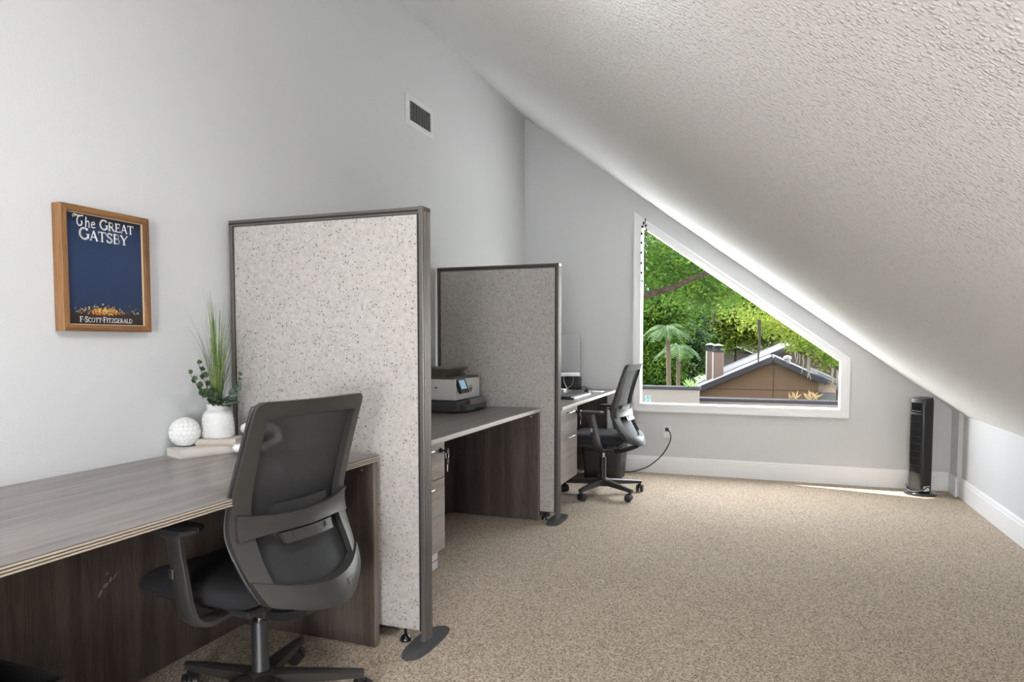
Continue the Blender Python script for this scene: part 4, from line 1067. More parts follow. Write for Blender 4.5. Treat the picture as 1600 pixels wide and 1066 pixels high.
# ================================================================== THINGS ON THE THIRD DESK
mo = thing('monitor', 'monitor with white chin and reflection-grey screen on the far desk', 'monitor', (-1.83, 5.94, ZD))
mo.rotation_euler = (0, 0, math.atan2(0.26, 0.50))      # local x runs along the screen, -y is the front
MB().box(-0.285, 0.300, -0.010, 0.022, 0.160, 0.500, 0.006, 2).build('screen_panel', plain('screen_reflected_grey', (0.33, 0.33, 0.335), 0.32), mo, world=False, smooth=40)  # grey stands in for the room reflected in the switched-off screen
MB().box(-0.287, 0.302, -0.014, 0.024, 0.122, 0.158, 0.005, 2).build('chin', M['white_pl'], mo, world=False, smooth=40)
MB().box(-0.04, 0.04, 0.02, 0.032, 0.02, 0.30, 0.004).box(-0.10, 0.10, -0.07, 0.09, 0.0, 0.008, 0.003).build('stand', M['steel'], mo, world=False)
dk = thing('speaker_box', 'small black box under the far monitor', 'box', (-1.71, 6.10, ZD))
MB().box(-1.86, -1.575, 6.09, 6.20, ZD, ZD + 0.112, 0.006, 2).build('case', M['plastic_dark'], dk, smooth=40)
MB().box(-1.85, -1.585, 6.086, 6.091, ZD + 0.01, ZD + 0.10, 0.002).build('grille', plain('box_front', (0.035, 0.035, 0.037), 0.6, bump=0.5, bscale=900), dk)
def cord(name, pts, r, mat, label, n=8, group=None):
    o = MB().tube(spline(pts, n), r, 8).build(name, mat, None, smooth=60)
    return tag(o, label, 'cable', group)
cord('white_cable', [(-1.70, 6.055, ZD + 0.125), (-1.70, 6.04, ZD + 0.08), (-1.67, 6.01, ZD + 0.03), (-1.63, 5.94, ZD + 0.005), (-1.585, 5.88, ZD + 0.0042)], 0.004, M['cable_w'], 'white cable hanging in front of the small black box')
cord('grey_cable', [(-1.615, 6.06, ZD + 0.12), (-1.62, 6.045, ZD + 0.06), (-1.65, 6.02, ZD + 0.02), (-1.69, 5.97, ZD + 0.0032)], 0.003, plain('grey_cable', (0.25, 0.25, 0.25), 0.5), 'thin grey cable hanging from the monitor')
cord('mouse_cable', [(-1.575, 6.17, ZD + 0.012), (-1.54, 6.17, ZD + 0.022), (-1.51, 6.12, ZD + 0.016), (-1.47, 6.02, ZD + 0.004), (-1.42, 5.86, ZD + 0.003), (-1.405, 5.785, ZD + 0.008)], 0.003, M['cable'], 'thin black cable leading to the computer mouse')
kb = thing('keyboard', 'black keyboard with pale front edge on the far desk', 'keyboard', (-1.40, 5.23, ZD))
MB().box(-1.475, -1.328, 4.985, 5.51, ZD, ZD + 0.014, 0.004, 2).build('case', M['plastic_dark'], kb)
MB().box(-1.345, -1.322, 4.99, 5.51, ZD + 0.002, ZD + 0.0155, 0.003).build('front_edge', M['white_pl'], kb)
mb = MB()
for i in range(5):
    for j in range(24):
        mb.box(-1.470 + i * 0.0245, -1.4485 + i * 0.0245, 4.992 + j * 0.0214, 5.0105 + j * 0.0214, ZD + 0.013, ZD + 0.022 + 0.001 * (4 - i), 0.002, 1)
k_ = mb.build('keys', M['plastic_dark'], kb); k_['kind'] = 'stuff'
ms = thing('computer_mouse', 'black computer mouse at the window end of the keyboard', 'mouse', (-1.405, 5.73, ZD), R_(90))
mb = MB(); A, B = [], []
for i in range(11):
    u = lerp(-1, 1, i / 10); wv = 0.031 * (1 - abs(u) ** 3) ** 0.5 + 0.002; zz = 0.036 * (1 - 0.62 * (u - 0.15) ** 2)
    A.append([(u * 0.055, q * wv, 0.004 + (zz - 0.004) * (1 - abs(q) ** 2.5)) for q in (-1, -0.75, -0.4, 0, 0.4, 0.75, 1)]); B.append([(u * 0.055, q * wv * 0.95, 0.0) for q in (-1, -0.75, -0.4, 0, 0.4, 0.75, 1)])
mb.solid_grid(A, B)
MB_ = mb.build('shell', M['plastic_dark'], ms, world=False, smooth=60)
MB().lathe([(0.0001, -0.004), (0.009, -0.004), (0.009, 0.004), (0.0001, 0.004)], (0.030, 0, 0.026), 14, 'y').build('scroll_wheel', M['grey_pl'], ms, world=False, smooth=40)
wc = thing('white_adapter', 'small white adapter beside the keyboard', 'adapter', (-1.625, 5.70, ZD))
MB().box(-1.66, -1.59, 5.66, 5.74, ZD, ZD + 0.03, 0.006, 2).build('case', M['white_pl'], wc, smooth=40)
MB().tube([(-1.59, 5.70, ZD + 0.015), (-1.575, 5.70, ZD + 0.012)], 0.005, 8).build('plug_end', M['white_pl'], wc, smooth=40)
nt_ = MB().box(-1.395, -1.30, 5.80, 5.93, ZD, ZD + 0.004, 0.0012).build('note_pad', plain('note_paper', (0.72, 0.72, 0.71), 0.7, bump=0.1), None)
tag(nt_, 'thin white note pad near the mouse on the far desk', 'note pad')

# ================================================================== WALL PLATES AND CORD
bp_ = thing('blank_plate', 'blank white wall plate left of the outlet', 'wall plate', (-1.036, YB, 0.37))
MB().box(-1.070, -1.002, YB - 0.006, YB, 0.314, 0.428, 0.003, 2).build('plate', M['white_pl'], bp_)
for z in (0.335, 0.407): MB().lathe([(0.0032, -0.006), (0.002, -0.0072), (0.0001, -0.0074)], (-1.036, YB, z), 10, 'y').build('screw', M['white_trim'], bp_)
ol = thing('wall_outlet', 'white electrical outlet with a black plug in it', 'outlet', (-0.795, YB, 0.37))
MB().box(-0.829, -0.761, YB - 0.006, YB, 0.316, 0.430, 0.003, 2).build('plate', M['white_pl'], ol)
for z in (0.349, 0.397):
    s_ = MB().box(-0.812, -0.778, YB - 0.0085, YB - 0.004, z - 0.017, z + 0.017, 0.004, 2).build('socket', M['white_trim'], ol)
    q = MB()
    for dx in (-0.0065, 0.0065): q.box(-0.795 + dx - 0.001, -0.795 + dx + 0.001, YB - 0.0089, YB - 0.008, z - 0.002, z + 0.008)
    q.box(-0.7975, -0.7925, YB - 0.0089, YB - 0.008, z - 0.011, z - 0.006).build('slots', M['black_gap'], s_)
cordt = thing('power_cord', 'black power cord looping from the outlet to the floor', 'cord', (-0.795, YB - 0.03, 0.397))
MB().box(-0.811, -0.779, YB - 0.036, YB - 0.0092, 0.382, 0.412, 0.006, 2).build('plug', M['plastic_dark'], cordt)
MB().tube(spline([(-0.790, YB - 0.034, 0.397), (-0.772, YB - 0.045, 0.385), (-0.758, YB - 0.045, 0.34), (-0.772, YB - 0.04, 0.275), (-0.832, YB - 0.04, 0.17), (-0.94, YB - 0.045, 0.068), (-1.03, YB - 0.055, 0.026), (-1.10, YB - 0.08, 0.008), (-1.18, YB - 0.11, 0.005), (-1.30, YB - 0.12, 0.005)], 8), 0.0048, 8).build('wire', M['cable'], cordt, smooth=60)

# beaded strand hanging in the upper left corner of the window
bs = thing('bead_strand', 'dark and teal beaded strand hanging in the window corner', 'ornament', (-1.0, YB - 0.03, 1.65))
hk = MB().tube(spline([(-1.005, YB - 0.024, 2.262), (-1.003, YB - 0.040, 2.266), (-1.002, YB - 0.042, 2.250), (-1.004, YB - 0.034, 2.244)], 5), 0.004, 8).build('hook', M['cable'], bs, smooth=60)
l1 = [(-1.003, YB - 0.036, 2.25), (-1.030, YB - 0.030, 2.20), (-1.036, YB - 0.03, 2.06), (-1.034, YB - 0.03, 1.88), (-1.026, YB - 0.03, 1.72), (-0.978, YB - 0.03, 1.645)]
l2 = [(-1.003, YB - 0.036, 2.25), (-0.995, YB - 0.034, 2.165), (-0.992, YB - 0.03, 2.08), (-1.000, YB - 0.03, 1.97), (-0.990, YB - 0.03, 1.83)]
for l_ in (l1, l2): MB().tube(spline(l_, 6), 0.0012, 5).build('string', M['cable'], bs)
bm_t = plain('bead_teal', (0.05, 0.30, 0.36), 0.15)
for l_ in (l1, l2):
    sp_ = spline(l_, 6)
    for k in range(3, len(sp_), 3):
        low = sp_[k].z < 1.86
        MB().lathe([(0.0001, -0.014), (0.008, -0.007), (0.0095, 0), (0.008, 0.007), (0.0001, 0.014)], sp_[k], 10).build('bead', bm_t if low and k % 2 == 0 else M['black_gloss'], bs, smooth=60)

# ================================================================== TOWER FAN
fn = thing('tower_fan', 'slim black tower fan in the far right corner', 'fan', (1.160, 6.045, 0), R_(-140.5 + 90))   # local -y is the front
MB().lathe([(0.0001, 0), (0.112, 0), (0.114, 0.008), (0.106, 0.016), (0.07, 0.022), (0.045, 0.03), (0.0001, 0.03)], n=40).build('base', M['black_gloss'], fn, world=False, smooth=40)
def fan_ring(z, s=1.0, hw=0.064, hd=0.062):
    out = []; r = 0.018
    for qx, qy, a0 in ((1, 1, 0), (-1, 1, 90), (-1, -1, 180), (1, -1, 270)):
        rr = r if qy < 0 else 0.04
        for k in range(6):
            a = R_(a0 + 18 * k); out.append((s * (qx * (hw - rr) + rr * math.cos(a)), s * (qy * (hd - rr) + rr * math.sin(a)), z))
    return out
mb = MB(); V = [[mb.bm.verts.new(p) for p in r] for r in (fan_ring(0.028, 0.9), fan_ring(0.05, 1.0), fan_ring(0.725, 1.0), fan_ring(0.742, 0.95))]
for v in V[3]: v.co.z += 0.012 * (0.062 + v.co.y) / 0.124
for a, b in zip(V, V[1:]):
    for k in range(24): mb.bm.faces.new((a[k], a[(k + 1) % 24], b[(k + 1) % 24], b[k]))
mb.bm.faces.new(V[0][::-1]); mb.bm.faces.new(V[-1])
mb.build('body', M['fan_body'], fn, world=False, smooth=40)
MB().box(-0.046, 0.046, -0.0635, -0.058, 0.17, 0.625, 0.002).build('grille_recess', M['black_gap'], fn, world=False)
for k in range(13):
    x = lerp(-0.042, 0.042, k / 12)
    MB().box(x - 0.0011, x + 0.0011, -0.0665, -0.0625, 0.172, 0.623).build('grille_bar', M['fan_body'], fn, world=False)
for k in range(9):
    z = 0.172 + k * 0.0563
    MB().box(-0.046, 0.046, -0.0672, -0.0625, z - 0.0013, z + 0.0013).build('grille_crossbar', plain('grille_grey', (0.05, 0.05, 0.055), 0.4), fn, world=False)
cpn = MB().box(-0.045, 0.045, -0.0650, -0.060, 0.635, 0.715, 0.004).build('control_strip', M['black_gloss'], fn, world=False)
mb = MB()
for k in range(4): mb.box(-0.034 + k * 0.02, -0.024 + k * 0.02, -0.0656, -0.0645, 0.646, 0.651)
mb.build('markings', plain('mark_grey', (0.35, 0.35, 0.36), 0.4), cpn, world=False)
MB().lathe([(0.028, 0.744), (0.028, 0.750), (0.018, 0.753), (0.0001, 0.752)], (0, 0.005, 0), 24).build('dial', plain('dial_grey', (0.11, 0.11, 0.10), 0.25), fn, world=False, smooth=40)
MB().tube(spline([(-0.075, -0.03, 0.03), (-0.088, -0.045, 0.055), (-0.082, -0.060, 0.075), (-0.066, -0.068, 0.06), (-0.05, -0.075, 0.035), (-0.02, -0.08, 0.026), (0.03, -0.078, 0.032), (0.066, -0.055, 0.045), (0.078, -0.02, 0.070), (0.076, 0.01, 0.055), (0.07, 0.02, 0.03)], 6), 0.0045, 8).build('coiled_cord', M['cable'], fn, world=False, smooth=60)
MB().box(0.0645, 0.068, -0.045, 0.015, 0.035, 0.075, 0.001).build('rating_label', M['white_pl'], fn, world=False)
cord('fan_cord', [(1.275, 6.06, 0.005), (1.31, 6.10, 0.005), (1.35, 6.15, 0.005), (1.370, 6.20, 0.006)], 0.004, M['cable_w'], 'short pale cord on the carpet behind the tower fan')

# ================================================================== OUTSIDE
ZG = -4.2
struct(MB().box(-60, 60, YB + 0.5, 480, ZG - 0.2, ZG).build('ground', plain('lawn', (0.0385, 0.0605, 0.0165), 0.95, var=0.4, bscale=2.0)), 'lawn outside below the window', 'ground')
struct(MB().box(-7, 7, YB + T, 13.98, -2.2, -2.0).build('bounce_deck', plain('bounce_deck_white', (0.66, 0.655, 0.645), 0.8, bump=0.2, bscale=8)), 'pale deck added out of sight below the window to bounce daylight', 'roof')  # unseen surface added to throw daylight up through the window
stucco = plain('stucco_tan', (0.030, 0.0185, 0.0115), 0.9, spec=0.08, bump=0.3, bscale=20, var=0.06)
stucco_p = plain('stucco_pale', (0.050, 0.0445, 0.040), 0.9, spec=0.08, bump=0.3, bscale=20, var=0.04)
fascia = plain('dark_fascia', (0.010, 0.0095, 0.011), 0.8, spec=0.03, bump=0.1)
def roof_mat(name, col):
    m, nt, b = new_mat(name)
    tc = nt.nodes.new('ShaderNodeTexCoord')
    br = nt.nodes.new('ShaderNodeTexBrick'); br.inputs['Scale'].default_value = 3.0
    br.inputs['Color1'].default_value = (*col, 1); br.inputs['Color2'].default_value = (*[c * 0.82 for c in col], 1); br.inputs['Mortar'].default_value = (*[c * 0.6 for c in col], 1)
    br.inputs['Mortar Size'].default_value = 0.02
    nt.links.new(tc.outputs['Object'], br.inputs['Vector']); nt.links.new(br.outputs['Color'], b.inputs['Base Color']); b.inputs['Roughness'].default_value = 0.9; b.inputs['Specular IOR Level'].default_value = 0.1
    return m
shingle = roof_mat('pale_shingles', (0.047, 0.047, 0.053)); shingle2 = roof_mat('grey_shingles', (0.0440, 0.0429, 0.0451))

# two parapet walls in front of the neighbouring house
def parapet(px0_, px1_, py_, Y, label, depth=0.35):
    a, b = at(px0_, py_, Y), at(px1_, py_, Y)
    t = thing('parapet_wall', label, 'wall', ((a.x + b.x) / 2, Y, ZG), group='parapet walls outside the window')
    MB().box(a.x, b.x, Y, Y + depth, ZG, a.z - 0.05).build('wall_face', stucco_p, t)
    MB().box(a.x - 0.03, b.x + 0.03, Y - 0.04, Y + depth + 0.04, a.z - 0.06, a.z, 0.01).build('coping', fascia, t)
parapet(940, 1091, 602, 14.0, 'pale parapet wall with dark coping, left side of the window view')
parapet(1093, 1480, 622, 15.0, 'pale parapet wall with dark coping below the gable')

def gable_house(name, label, Y0, Y1, apex, left, right, zb, wall_mat, roof_m, over=0.35):
    """gable faces the viewer; apex/left/right are (x, z) on the front plane"""
    t = thing(name, label, 'house', (apex[0], Y0, zb))
    MB().prism([(left[0], Y0, zb), (right[0], Y0, zb), (right[0], Y0, right[1]), (apex[0], Y0, apex[1]), (left[0], Y0, left[1])], (0, Y1 - Y0, 0)).build('walls', wall_mat, t)
    for s, e in ((-1, left), (1, right)):
        d = Vector((e[0] - apex[0], 0, e[1] - apex[1])); L = d.length; d.normalize(); n = Vector((-d.z, 0, d.x)); n = n if n.z > 0 else -n
        p0 = Vector((apex[0], Y0 - over, apex[1])); p1 = p0 + d * (L + over)
        MB().prism([p0 + n * 0.02, p1 + n * 0.02, p1 + n * 0.14, p0 + n * 0.14], (0, Y1 - Y0 + over, 0)).build('roof_slope', roof_m, t)
        MB().prism([p0 - n * 0.10, p1 - n * 0.10, p1 + n * 0.135, p0 + n * 0.135], (0, -0.05, 0)).build('fascia_board', fascia, t)
    return t
def xz(px, py, Y): v = at(px, py, Y); return (v.x, v.z)
hA = gable_house('gable_house', 'tan gable-fronted house with pale shingle roof outside', 34.0, 40.5, xz(1208, 561, 34), xz(1050, 626, 34), xz(1279, 593, 34), ZG, stucco, shingle)
# panel joints on the gable, side porch with dark opening
a, b = at(1209, 566, 34), at(1209, 640, 34); c, d = at(1095, 607, 34), at(1278, 609, 34)
mb = MB().box(a.x - 0.012, a.x + 0.012, 33.985, 34.0, ZG, a.z).box(c.x, d.x, 33.985, 34.0, c.z - 0.012, c.z + 0.012)
mb.build('panel_joint', plain('joint_brown', (0.016, 0.011, 0.008), 0.9, spec=0.05), hA)
a, b = at(1279, 592, 34.6), at(1306, 603, 34.6); g = at(1279, 613, 34.6)
MB().prism([(a.x, 34.6, ZG), (b.x, 34.6, ZG), (b.x, 34.6, b.z), (a.x, 34.6, a.z)], (0, 6, 0)).build('porch_wall', plain('porch_wood', (0.0990, 0.0660, 0.0495), 0.8, var=0.25, bscale=6), hA)
MB().box(a.x + 0.05, b.x - 0.02, 34.54, 34.61, ZG, g.z).build('porch_opening', plain('porch_dark', (0.02, 0.02, 0.02), 0.8), hA)
p0, p1 = Vector((*xz(1277, 586, 33.7), 0)), Vector((*xz(1311, 601, 33.7), 0))
MB().prism([(p0.x, 33.65, p0.y), (p1.x, 33.65, p1.y), (p1.x, 33.65, p1.y + 0.18), (p0.x, 33.65, p0.y + 0.18)], (0, 5, 0)).build('porch_roof', shingle2, hA)
MB().lathe([(0.0001, 0), (0.14, 0), (0.14, 0.25), (0.19, 0.25), (0.17, 0.36), (0.0001, 0.42)], at(1230, 566, 34.6) - Vector((0, 0, 0.1)), 16).build('roof_vent', plain('cap_metal', (0.05, 0.05, 0.05), 0.5, spec=0.2), hA, smooth=40)
hB = gable_house('gable_house', 'taller grey-tan gable house behind the first roof', 41.0, 72.0, xz(1240, 541, 41), xz(1098, 600, 41), xz(1420, 612, 41), ZG, plain('stucco_grey', (0.028, 0.020, 0.0145), 0.9, spec=0.08, var=0.06, bscale=15), shingle)
hC = gable_house('gable_house', 'small distant house with tan gable beside the chimneys', 84.0, 90.0, xz(1143, 541, 84), xz(1112, 553, 84), xz(1170, 552, 84), ZG, stucco_p, shingle)
hD = gable_house('gable_house', 'distant house with pale roof below the tree branches', 96.0, 104.0, xz(1205, 522, 96), xz(1140, 545, 96), xz(1275, 546, 96), ZG, stucco_p, shingle)
def chimney(pxa, pxb, pya, pyb, Y, label):
    a, b = at(pxa, pya, Y), at(pxb, pyb, Y)
    st = MB().box(a.x, b.x, Y, Y + 0.85, b.z - 0.9, a.z, 0.01).build('chimney', plain('chimney_stucco', (0.045, 0.031, 0.025), 0.9, spec=0.08, var=0.05, bscale=10), hA)
    st['label'] = label
    def sub_part(mb, name, mat, smooth=None): o = mb.build(name, mat, None, smooth=smooth); o.data.transform(world_of(st).inverted()); o.parent = st
    sub_part(MB().box(a.x, a.x + 0.07, Y - 0.02, Y + 0.02, b.z - 0.9, a.z), 'sunlit_strip', plain('chimney_sunlit', (0.11, 0.105, 0.10), 0.7, spec=0.1))  # pale strip paints the chimney's narrow side in sunlight
    cx = (a.x + b.x) / 2
    sub_part(MB().box(a.x - 0.04, b.x + 0.04, Y - 0.04, Y + 0.9, a.z, a.z + 0.06).lathe([(0.13, 0.05), (0.13, 0.22), (0.20, 0.24), (0.20, 0.27), (0.0001, 0.36)], (cx, Y + 0.4, a.z), 16), 'flue_cap', fascia, 40)
    sub_part(MB().lathe([(0.26, 0.30), (0.26, 0.33), (0.0001, 0.42)], (cx, Y + 0.4, a.z), 18), 'cap_lid', plain('cap_metal', (0.05, 0.05, 0.05), 0.5, spec=0.2), 40)
chimney(1103, 1114, 548, 580, 39.0, 'left one of the twin tan chimneys')
chimney(1113, 1129, 550, 584, 36.5, 'right one of the twin tan chimneys')

# ------------------------------------------------------------------ foliage
def leaves(centers, radii, n, size, seed, clump=None):
    """many small folded leaves scattered in clumps inside ellipsoids -> verts, faces"""
    rg = np.random.default_rng(seed); C_ = np.array(centers, float); Rr = np.array(radii, float)
    idx = rg.integers(0, len(C_), n)
    d = rg.normal(size=(n, 3)); d /= np.linalg.norm(d, axis=1)[:, None]
    r = rg.random(n) ** 0.42
    P = C_[idx] + d * Rr[idx] * r[:, None]
    if clump:
        k = max(8, n // clump[0]); cc = P[rg.integers(0, n, k)]; P = cc[rg.integers(0, k, n)] + rg.normal(size=(n, 3)) * clump[1]
    u = rg.normal(size=(n, 3)); u[:, 2] = u[:, 2] * 0.5 - 0.35; u /= np.linalg.norm(u, axis=1)[:, None]
    w = rg.normal(size=(n, 3)); w -= (w * u).sum(1)[:, None] * u; w /= np.linalg.norm(w, axis=1)[:, None]
    nn = np.cross(u, w); s = size * (0.6 + 0.8 * rg.random(n))[:, None]
    V = np.stack([P - u * s, P + w * s * 0.42 + nn * s * 0.12, P + u * s, P - w * s * 0.42 + nn * s * 0.12], 1).reshape(-1, 3)
    return V
def leaf_object(name, V, mat, parent):
    n = len(V) // 4
    inv = world_of(parent).inverted(); off = np.array(inv.translation)
    V = V + off
    me = bpy.data.meshes.new(name); me.vertices.add(len(V)); me.vertices.foreach_set('co', V.astype(np.float32).ravel())
    me.loops.add(6 * n); me.polygons.add(2 * n)
    q = np.arange(n)[:, None] * 4
    me.loops.foreach_set('vertex_index', (q + np.array([[0, 1, 2, 0, 2, 3]])).ravel().astype(np.int32))
    me.polygons.foreach_set('loop_start', (np.arange(2 * n) * 3).astype(np.int32))
    me.update(calc_edges=True); me.validate()
    me.materials.append(mat)
    o = bpy.data.objects.new(name, me); COL.objects.link(o); o.parent = parent; o['kind'] = 'stuff'
    return o
bark = plain('oak_bark', (0.013, 0.010, 0.008), 0.95, spec=0.05, bump=0.8, bscale=25, var=0.4)
lv_mid = leaf_mat('leaf_mid_green', (0.0085, 0.0239, 0.0017), (0.0240, 0.0527, 0.0048), (0.0578, 0.0912, 0.0087), 1.6, 0.5)
lv_yel = leaf_mat('leaf_yellow_green', (0.0240, 0.0429, 0.0030), (0.0578, 0.0813, 0.0075), (0.1106, 0.1200, 0.0180), 1.1, 0.5)
lv_dark = leaf_mat('leaf_dark_green', (0.0035, 0.0106, 0.0017), (0.0085, 0.0204, 0.0041), (0.0190, 0.0358, 0.0075), 1.2, 0.35)
lv_blue = leaf_mat('leaf_cool_green', (0.0077, 0.0204, 0.0048), (0.0176, 0.0406, 0.0087), (0.0478, 0.0765, 0.0242), 1.2, 0.4)
def tree(name, label, base, trunk_pts, blobs, n, size, mat, seed, clump, group=None, trunk_r=(0.25, 0.08)):
    t = thing(name, label, 'tree', base, group=group)
    pts = spline(trunk_pts, 6)
    MB().tube(pts, [lerp(trunk_r[0], trunk_r[1], k / (len(pts) - 1)) for k in range(len(pts))], 10).build('trunk', bark, t, smooth=60)
    leaf_object('foliage', leaves([b[0] for b in blobs], [b[1] for b in blobs], n, size, seed, clump), mat, t)
    return t
def B(px, py, Y, rx, ry, rz): return (tuple(at(px, py, Y)), (rx, ry, rz))
# near oak: limbs reaching in from the left
tb = (-4.6, 13.0, ZG)
ok = tree('oak_tree', 'near oak with a bare limb across the upper window view', tb, [tb, (-4.5, 13, -1), (-4.3, 13, 1.5), (-3.9, 13, 3.2), (-3.7, 13.1, 5.0)],
     [B(1040, 390, 13, 0.9, 1.0, 0.8), B(1085, 430, 13.5, 0.8, 0.9, 0.45), B(1010, 430, 12.6, 0.6, 0.8, 0.5), B(1120, 455, 14, 0.7, 0.9, 0.35), B(980, 380, 12.5, 0.8, 1, 0.8), B(1060, 340, 13, 1.2, 1, 0.7), B(1150, 400, 14, 1.3, 1, 0.8)], 15000, 0.045, lv_mid, 31, (40, 0.16))
br_ = spline([at(960, 478, 12.0), at(1003, 463, 12.0), at(1022, 458, 12.0), at(1050, 450, 12.05), at(1075, 438, 12.1), at(1097, 430, 12.3), at(1130, 416, 12.6)], 6)
MB().tube(br_, [lerp(0.060, 0.034, k / (len(br_) - 1)) * (1 + 0.2 * math.sin(k * 1.7)) for k in range(len(br_))], 10).build('limb', plain('limb_bark', (0.0105, 0.0072, 0.0052), 0.95, spec=0.05, bump=0.9, bscale=22, var=0.5), ok, smooth=60)
sb = spline([at(985, 420, 12.7), at(1012, 424, 12.7), at(1028, 432, 12.8)], 5)
MB().tube(sb, [0.035] * len(sb), 8).build('limb', bark, ok, smooth=60)
for q in ([(1115, 470), (1117, 490), (1113, 510)], [(1186, 500), (1187, 530), (1185, 552), (1185, 566)], [(1146, 440), (1150, 460), (1147, 480)]):
    pts = spline([at(x, y, 15.0) for x, y in q], 6)
    MB().tube(pts, [lerp(0.035, 0.012, k / (len(pts) - 1)) for k in range(len(pts))], 8).build('hanging_branch', bark, ok, smooth=60)
# right-hand branch with hanging moss
tb = (4.2, 16.5, ZG)
ot = tree('oak_tree', 'near oak branch with hanging moss, right side of the window view', tb, [tb, (4.1, 16.5, -1), (3.9, 16.5, 1.2), (3.2, 16.4, 2.6), (1.8, 16.2, 2.9)],
     [B(1222, 512, 16, 0.40, 0.6, 0.16), B(1248, 535, 16, 0.32, 0.5, 0.12), B(1200, 500, 16, 0.6, 0.7, 0.25), B(1300, 562, 16, 0.25, 0.4, 0.13), B(1165, 485, 16.5, 0.7, 0.8, 0.30), B(1280, 545, 16, 0.35, 0.5, 0.10), B(1240, 500, 16, 0.8, 0.7, 0.2)], 3600, 0.042, lv_yel, 37, (30, 0.10), trunk_r=(0.3, 0.05))
mb = MB(); rg = random.Random(4)
for _ in range(20):
    x = rg.choice([1250, 1257, 1262, 1243, 1304, 1310, 1298]) + rg.uniform(-5, 5); y0_ = 548 + (x - 1240) * 0.45; L = rg.uniform(14, 36)
    pts = spline([at(x, y0_, 16), at(x + rg.uniform(-2, 2), y0_ + L * 0.5, 16 + rg.uniform(-.1, .1)), at(x + rg.uniform(-3, 3), y0_ + L, 16)], 4)
    mb.tube(pts, [0.010] * (len(pts) - 1) + [0.003], 5)
m_ = mb.build('hanging_moss', plain('spanish_moss', (0.050, 0.050, 0.036), 0.95, bump=0.6, bscale=30, var=0.25), ot); m_['kind'] = 'stuff'
# mid-distance trees
TG = 'trees beyond the parapet'
def std_tree(name, label, px, Y, blobs, n, size, mat, seed, clump, tr=(0.22, 0.08)):
    b = at(px, 560, Y); base = (b.x, Y, ZG); top = blobs[0][0]
    return tree(name, label, base, [base, (b.x + 0.1, Y, ZG + 2), (lerp(b.x, top[0], .6), Y, ZG * 0.3), top], blobs, n, size, mat, seed, clump, TG, tr)
std_tree('leafy_tree', 'bright green leafy tree at the left edge of the window view', 1010, 44, [B(1010, 520, 44, 2.2, 1.6, 2.9), B(1030, 575, 44, 1.5, 1.4, 1.8), B(1003, 585, 44, 2.0, 1.4, 1.8), B(1042, 490, 44, 1.6, 1.6, 2.0), B(985, 480, 44, 2.4, 1.6, 2.4)], 36000, 0.12, lv_mid, 41, (40, 0.42))
std_tree('leafy_tree', 'yellow-green tree rising above the chimneys', 1150, 78, [B(1150, 478, 78, 4.8, 2.2, 3.9), B(1110, 508, 78, 3.8, 2.2, 2.2), B(1190, 500, 78, 3.8, 2.2, 2.1), B(1160, 440, 78, 5.1, 2.2, 3.5), B(1210, 514, 78, 2.6, 2, 1.0)], 30000, 0.24, lv_yel, 43, (40, 0.75))
std_tree('leafy_tree', 'dark dense tree beside the twin chimneys', 1066, 51, [B(1066, 560, 51, 1.1, 1.0, 1.8), B(1076, 535, 51, 0.9, 1.0, 1.4), B(1055, 585, 51, 1.1, 1, 1.3), B(1080, 552, 51, 0.6, 1.0, 1.0)], 14000, 0.13, lv_dark, 47, (40, 0.3))
std_tree('leafy_tree', 'cool green tree behind the palms', 1040, 66, [B(1045, 470, 66, 3.6, 3, 4.6), B(1010, 510, 66, 4.2, 3, 4.6), B(1072, 450, 66, 3, 3, 4.6), B(1000, 430, 66, 4.6, 3, 4.6), B(1050, 540, 66, 3.6, 3, 3.6)], 26000, 0.25, lv_blue, 53, (40, 0.7))
std_tree('leafy_tree', 'tall background tree filling the window top', 1120, 122, [B(1120, 420, 122, 9, 5, 7), B(1060, 380, 122, 9, 5, 8), B(1180, 470, 122, 8, 5, 5), B(1000, 440, 122, 9, 5, 9), B(1010, 540, 122, 7, 4, 6), B(1240, 505, 122, 7, 4, 3.4), B(1310, 530, 122, 7, 4, 3.0), B(1090, 500, 122, 8, 4, 4), B(1100, 552, 122, 6, 3, 3.2), B(1040, 556, 122, 7, 3, 3.4), B(1150, 540, 122, 6, 3, 2.6), B(1085, 566, 122, 5, 3, 2.4)], 56000, 0.36, lv_mid, 59, (40, 1.0), tr=(0.4, 0.15))
std_tree('leafy_tree', 'background tree seen past the taller gable', 1290, 110, [B(1290, 540, 110, 6, 2.5, 3), B(1340, 550, 110, 6, 2.5, 3), B(1230, 500, 110, 6, 2.5, 3)], 12000, 0.34, lv_yel, 61, (40, 0.9), tr=(0.4, 0.15))
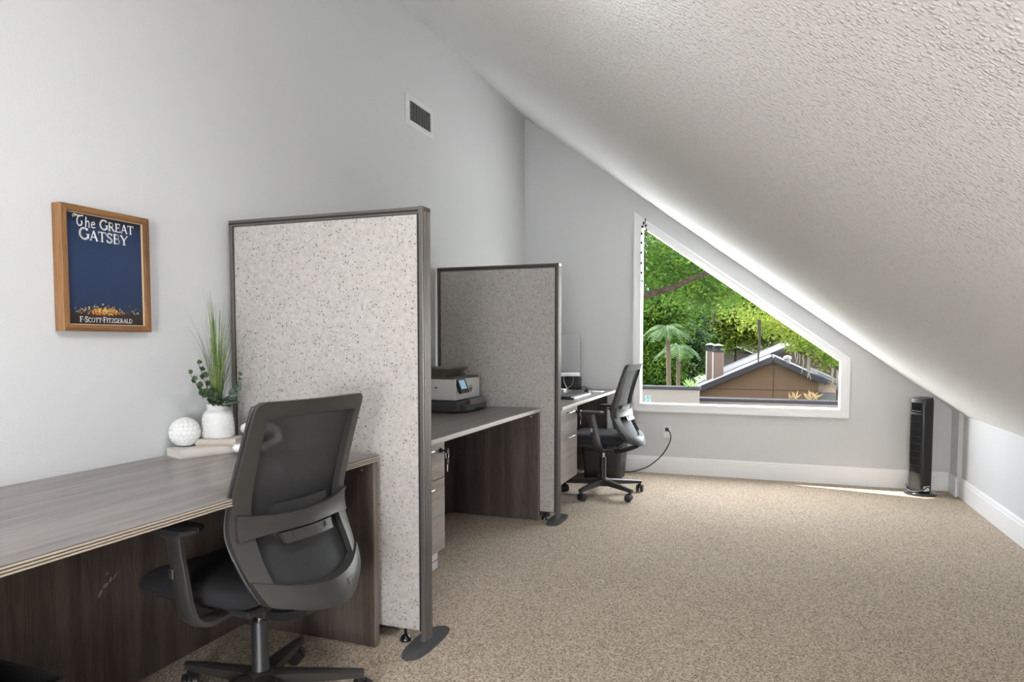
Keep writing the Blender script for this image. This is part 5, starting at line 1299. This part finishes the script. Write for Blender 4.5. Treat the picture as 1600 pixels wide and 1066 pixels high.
# two palms
def palm(px, ptop, Y, seed, label, lean):
    b = at(px, 600, Y); top = at(px - lean, ptop, Y)
    t = thing('palm_tree', label, 'tree', (b.x, Y, ZG), group='palms in the garden outside')
    pts = spline([(b.x, Y, ZG), (b.x, Y, lerp(ZG, top.z, 0.5)), tuple(top)], 10)
    MB().tube(pts, [0.085 + 0.010 * (k % 2) for k in range(len(pts))], 10).build('trunk', plain('palm_bark', (0.034, 0.026, 0.018), 0.95, spec=0.05, bump=0.8, bscale=14, var=0.3), t, smooth=40)
    rg = random.Random(seed)
    for k in range(15):
        a = 2 * math.pi * k / 15 + rg.uniform(-.15, .15); L = rg.uniform(0.75, 1.1); up = rg.uniform(0.1, 0.9); d = Vector((math.cos(a), math.sin(a), 0)); e = Vector((-d.y, d.x, 0))
        mb = MB(); rach = [Vector(top) + d * (L * u) + Vector((0, 0, L * (up * u - (0.55 + up) * u * u))) for u in np.linspace(0, 1, 15)]
        mb.tube(rach, [0.02] * 14 + [0.006], 5)
        for i in range(2, 15):
            for s in (-1, 1):
                ll = 0.36 * math.sin(math.pi * (0.15 + 0.8 * i / 15)); p = rach[i]; tip = p + e * s * ll * 0.75 + d * ll * 0.45 - Vector((0, 0, ll * 0.45)); w = (rach[i] - rach[i - 1]).normalized() * 0.03
                mb.quad(p - w, p + w, p.lerp(tip, 0.6) + w * 0.8, tip)
        mb.build('frond', leaf_mat('palm_frond_%d' % seed, (0.008, 0.020, 0.004), (0.018, 0.040, 0.009), (0.040, 0.062, 0.020), 2.0, 0.35) if k == 0 else bpy.data.materials['palm_frond_%d' % seed], t)
palm(1046, 512, 27.5, 71, 'palm with its crown above the left of the window view', 3)
palm(1060, 542, 31.0, 73, 'shorter palm just right of the first palm', 0)
# weeds on the parapet and on the roof edge
def weed(px, py, Y, h, n, seed, mat, label):
    b = at(px, py, Y); t = thing('weed', label, 'plant', tuple(b), group='weeds growing on the walls')
    rg = random.Random(seed); mb = MB()
    for _ in range(n):
        d = Vector((rg.uniform(-1, 1), rg.uniform(-.4, .4), rg.uniform(.5, 1.2))).normalized() * h * rg.uniform(.5, 1); e = Vector((d.z, 0, -d.x)).normalized() * h * 0.07
        o0 = b + Vector((rg.uniform(-h, h) * 0.4, rg.uniform(-.02, .02), -0.03)); mb.prism([o0 - e * 0.4, o0 + d * 0.55 - e, o0 + d, o0 + d * 0.55 + e, o0 + e * 0.4], (0, 0.006, 0))
    mb.build('blades', mat, t)
weed(1240, 622, 15.15, 0.20, 9, 5, plain('dry_straw', (0.085, 0.055, 0.016), 0.8, var=0.2), 'dry yellow weed on the parapet, left of the pair')
weed(1271, 622, 15.15, 0.22, 14, 8, plain('dry_straw', (0.085, 0.055, 0.016), 0.8, var=0.2), 'dry yellow weed on the parapet near the porch')
weed(1081, 602, 14.15, 0.20, 14, 9, plain('weed_green', (0.0770, 0.1430, 0.0330), 0.8, var=0.3), 'small green weed growing on the left parapet')
